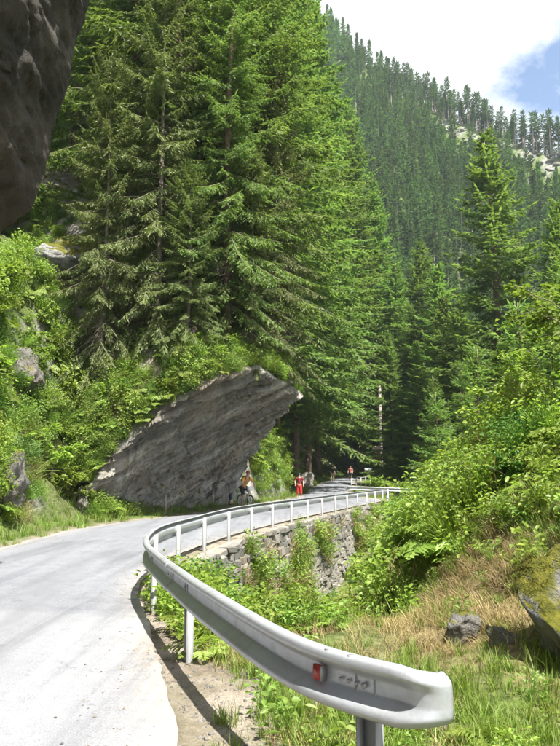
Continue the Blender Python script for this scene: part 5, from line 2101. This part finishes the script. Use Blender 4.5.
person(STAND, (w1[0], w1[1], float(zroad(w1[1])) + .03), .4, 'distant walker in dark top on the far road', M['black_cloth'], M['tan_cloth'], M['hair'], 'hair', True, 'short', .98)
w2 = (8.35, 83.5)
person(STAND, (w2[0], w2[1], float(zroad(w2[1])) + .03), -.3, 'distant walker in faded red top on the far road', M['pink_cloth'], M['navy_cloth'], M['hair'], 'hair', False, 'short', .95)
w3 = (-2.75, 37.6)
person(STAND, (w3[0], w3[1], .03), .2, 'dim figure in dark clothes in the shade behind the rider', M['black_cloth'], M['navy_cloth'], M['helmet_dark'], 'helmet', True, 'long', .98)

# ------------------------------------------------------------------ small roadside things
v, f = tube(np.array([[0, 0, -.3], [0, 0, .35], [.01, .005, .72]]), [.055, .052, .048], 9)
st = obj('marker_post', mesh('marker_post', v, f, M['bark_grey'], True), None, (-4.55, 28.2, .1))
tag(st, 'short grey wooden stake at the foot of the slab', 'post')

pole = empty('wooden_pole', (10.6, 74.0, gz_(10.6, 74.0)), 'tall bare grey pole beside the far road', 'pole')
v, f = tube(np.array([[0, 0, -.5], [.03, 0, 3], [.0, .02, 6], [.05, 0, 11.0]]), [.21, .19, .17, .14], 12)
obj('shaft', mesh('shaft', v, f, M['pine_bark'], True), pole)
sg = empty('sign_board', (10.2, 73.72, gz_(10.6, 74.0) + 3.2), 'weathered reddish board fixed to the bare pole', 'sign')
M['sign_red'] = plain('faded red paint', (.36, .12, .08), .7, var=.3, scale=3)
M['sign_pale'] = plain('pale board', (.55, .42, .36), .7, var=.15, scale=3)
v, f = box(0, 0, -.35, .50, .05, 1.15)
obj('board', mesh('board', v, f, M['sign_red']), sg)
v, f = box(-.05, -.03, .62, .62, .05, .62)
obj('upper_board', mesh('upper_board', v, f, M['sign_pale']), sg)
ws = empty('road_sign', (8.75, 70.0, gz_(8.75, 70.0)), 'small white sign on a thin post beside the far road', 'sign')
v, f = tube(np.array([[0, 0, -.3], [0, 0, 1.55]]), .035, 8)
obj('post', mesh('post', v, f, M['zinc_post'], True), ws)
v, f = box(0, -.05, 1.65, .75, .03, .32)
obj('panel', mesh('panel', v, f, M['white_cloth']), ws)
rl = empty('railing', (7.4, 64.5, gz_(7.4, 64.5)), 'grey metal railing along the far road behind the dark guard rail', 'railing')
for k in range(5):
    v, f = tube(np.array([[0, 0, -.3], [0, 0, 1.0]]), .045, 8)
    obj('post', mesh('post', v, f, M['zinc_post'], True), rl, (-.9 + k * .5, k * .55, .05 * k))
for z in (.95, .5):
    v, f = tube(np.array([[-.95, -.05, z], [1.15, 2.25, z + .2]]), .035, 8)
    obj('bar', mesh('bar', v, f, M['zinc_post'], True), rl)

# ------------------------------------------------------------------ the valley air
HZB = (-300, 520, -80, 700, -9.5, 345)
hz_v, hz_f = box((HZB[0] + HZB[1]) / 2, (HZB[2] + HZB[3]) / 2, (HZB[4] + HZB[5]) / 2, HZB[1] - HZB[0], HZB[3] - HZB[2], HZB[5] - HZB[4])
hm_ = bpy.data.materials.new('valley haze')
hm_.use_nodes = True
hm_.node_tree.nodes.clear()
ho = hm_.node_tree.nodes.new('ShaderNodeOutputMaterial')
pv = hm_.node_tree.nodes.new('ShaderNodeVolumePrincipled')
pv.inputs['Color'].default_value = (.78, .88, 1.0, 1)
pv.inputs['Density'].default_value = .0002
pv.inputs['Anisotropy'].default_value = .2
hm_.node_tree.links.new(pv.outputs[0], ho.inputs['Volume'])
hz = obj('haze', mesh('haze', hz_v, hz_f, hm_))
tag(hz, 'thin blue valley haze', None, None, 'stuff')
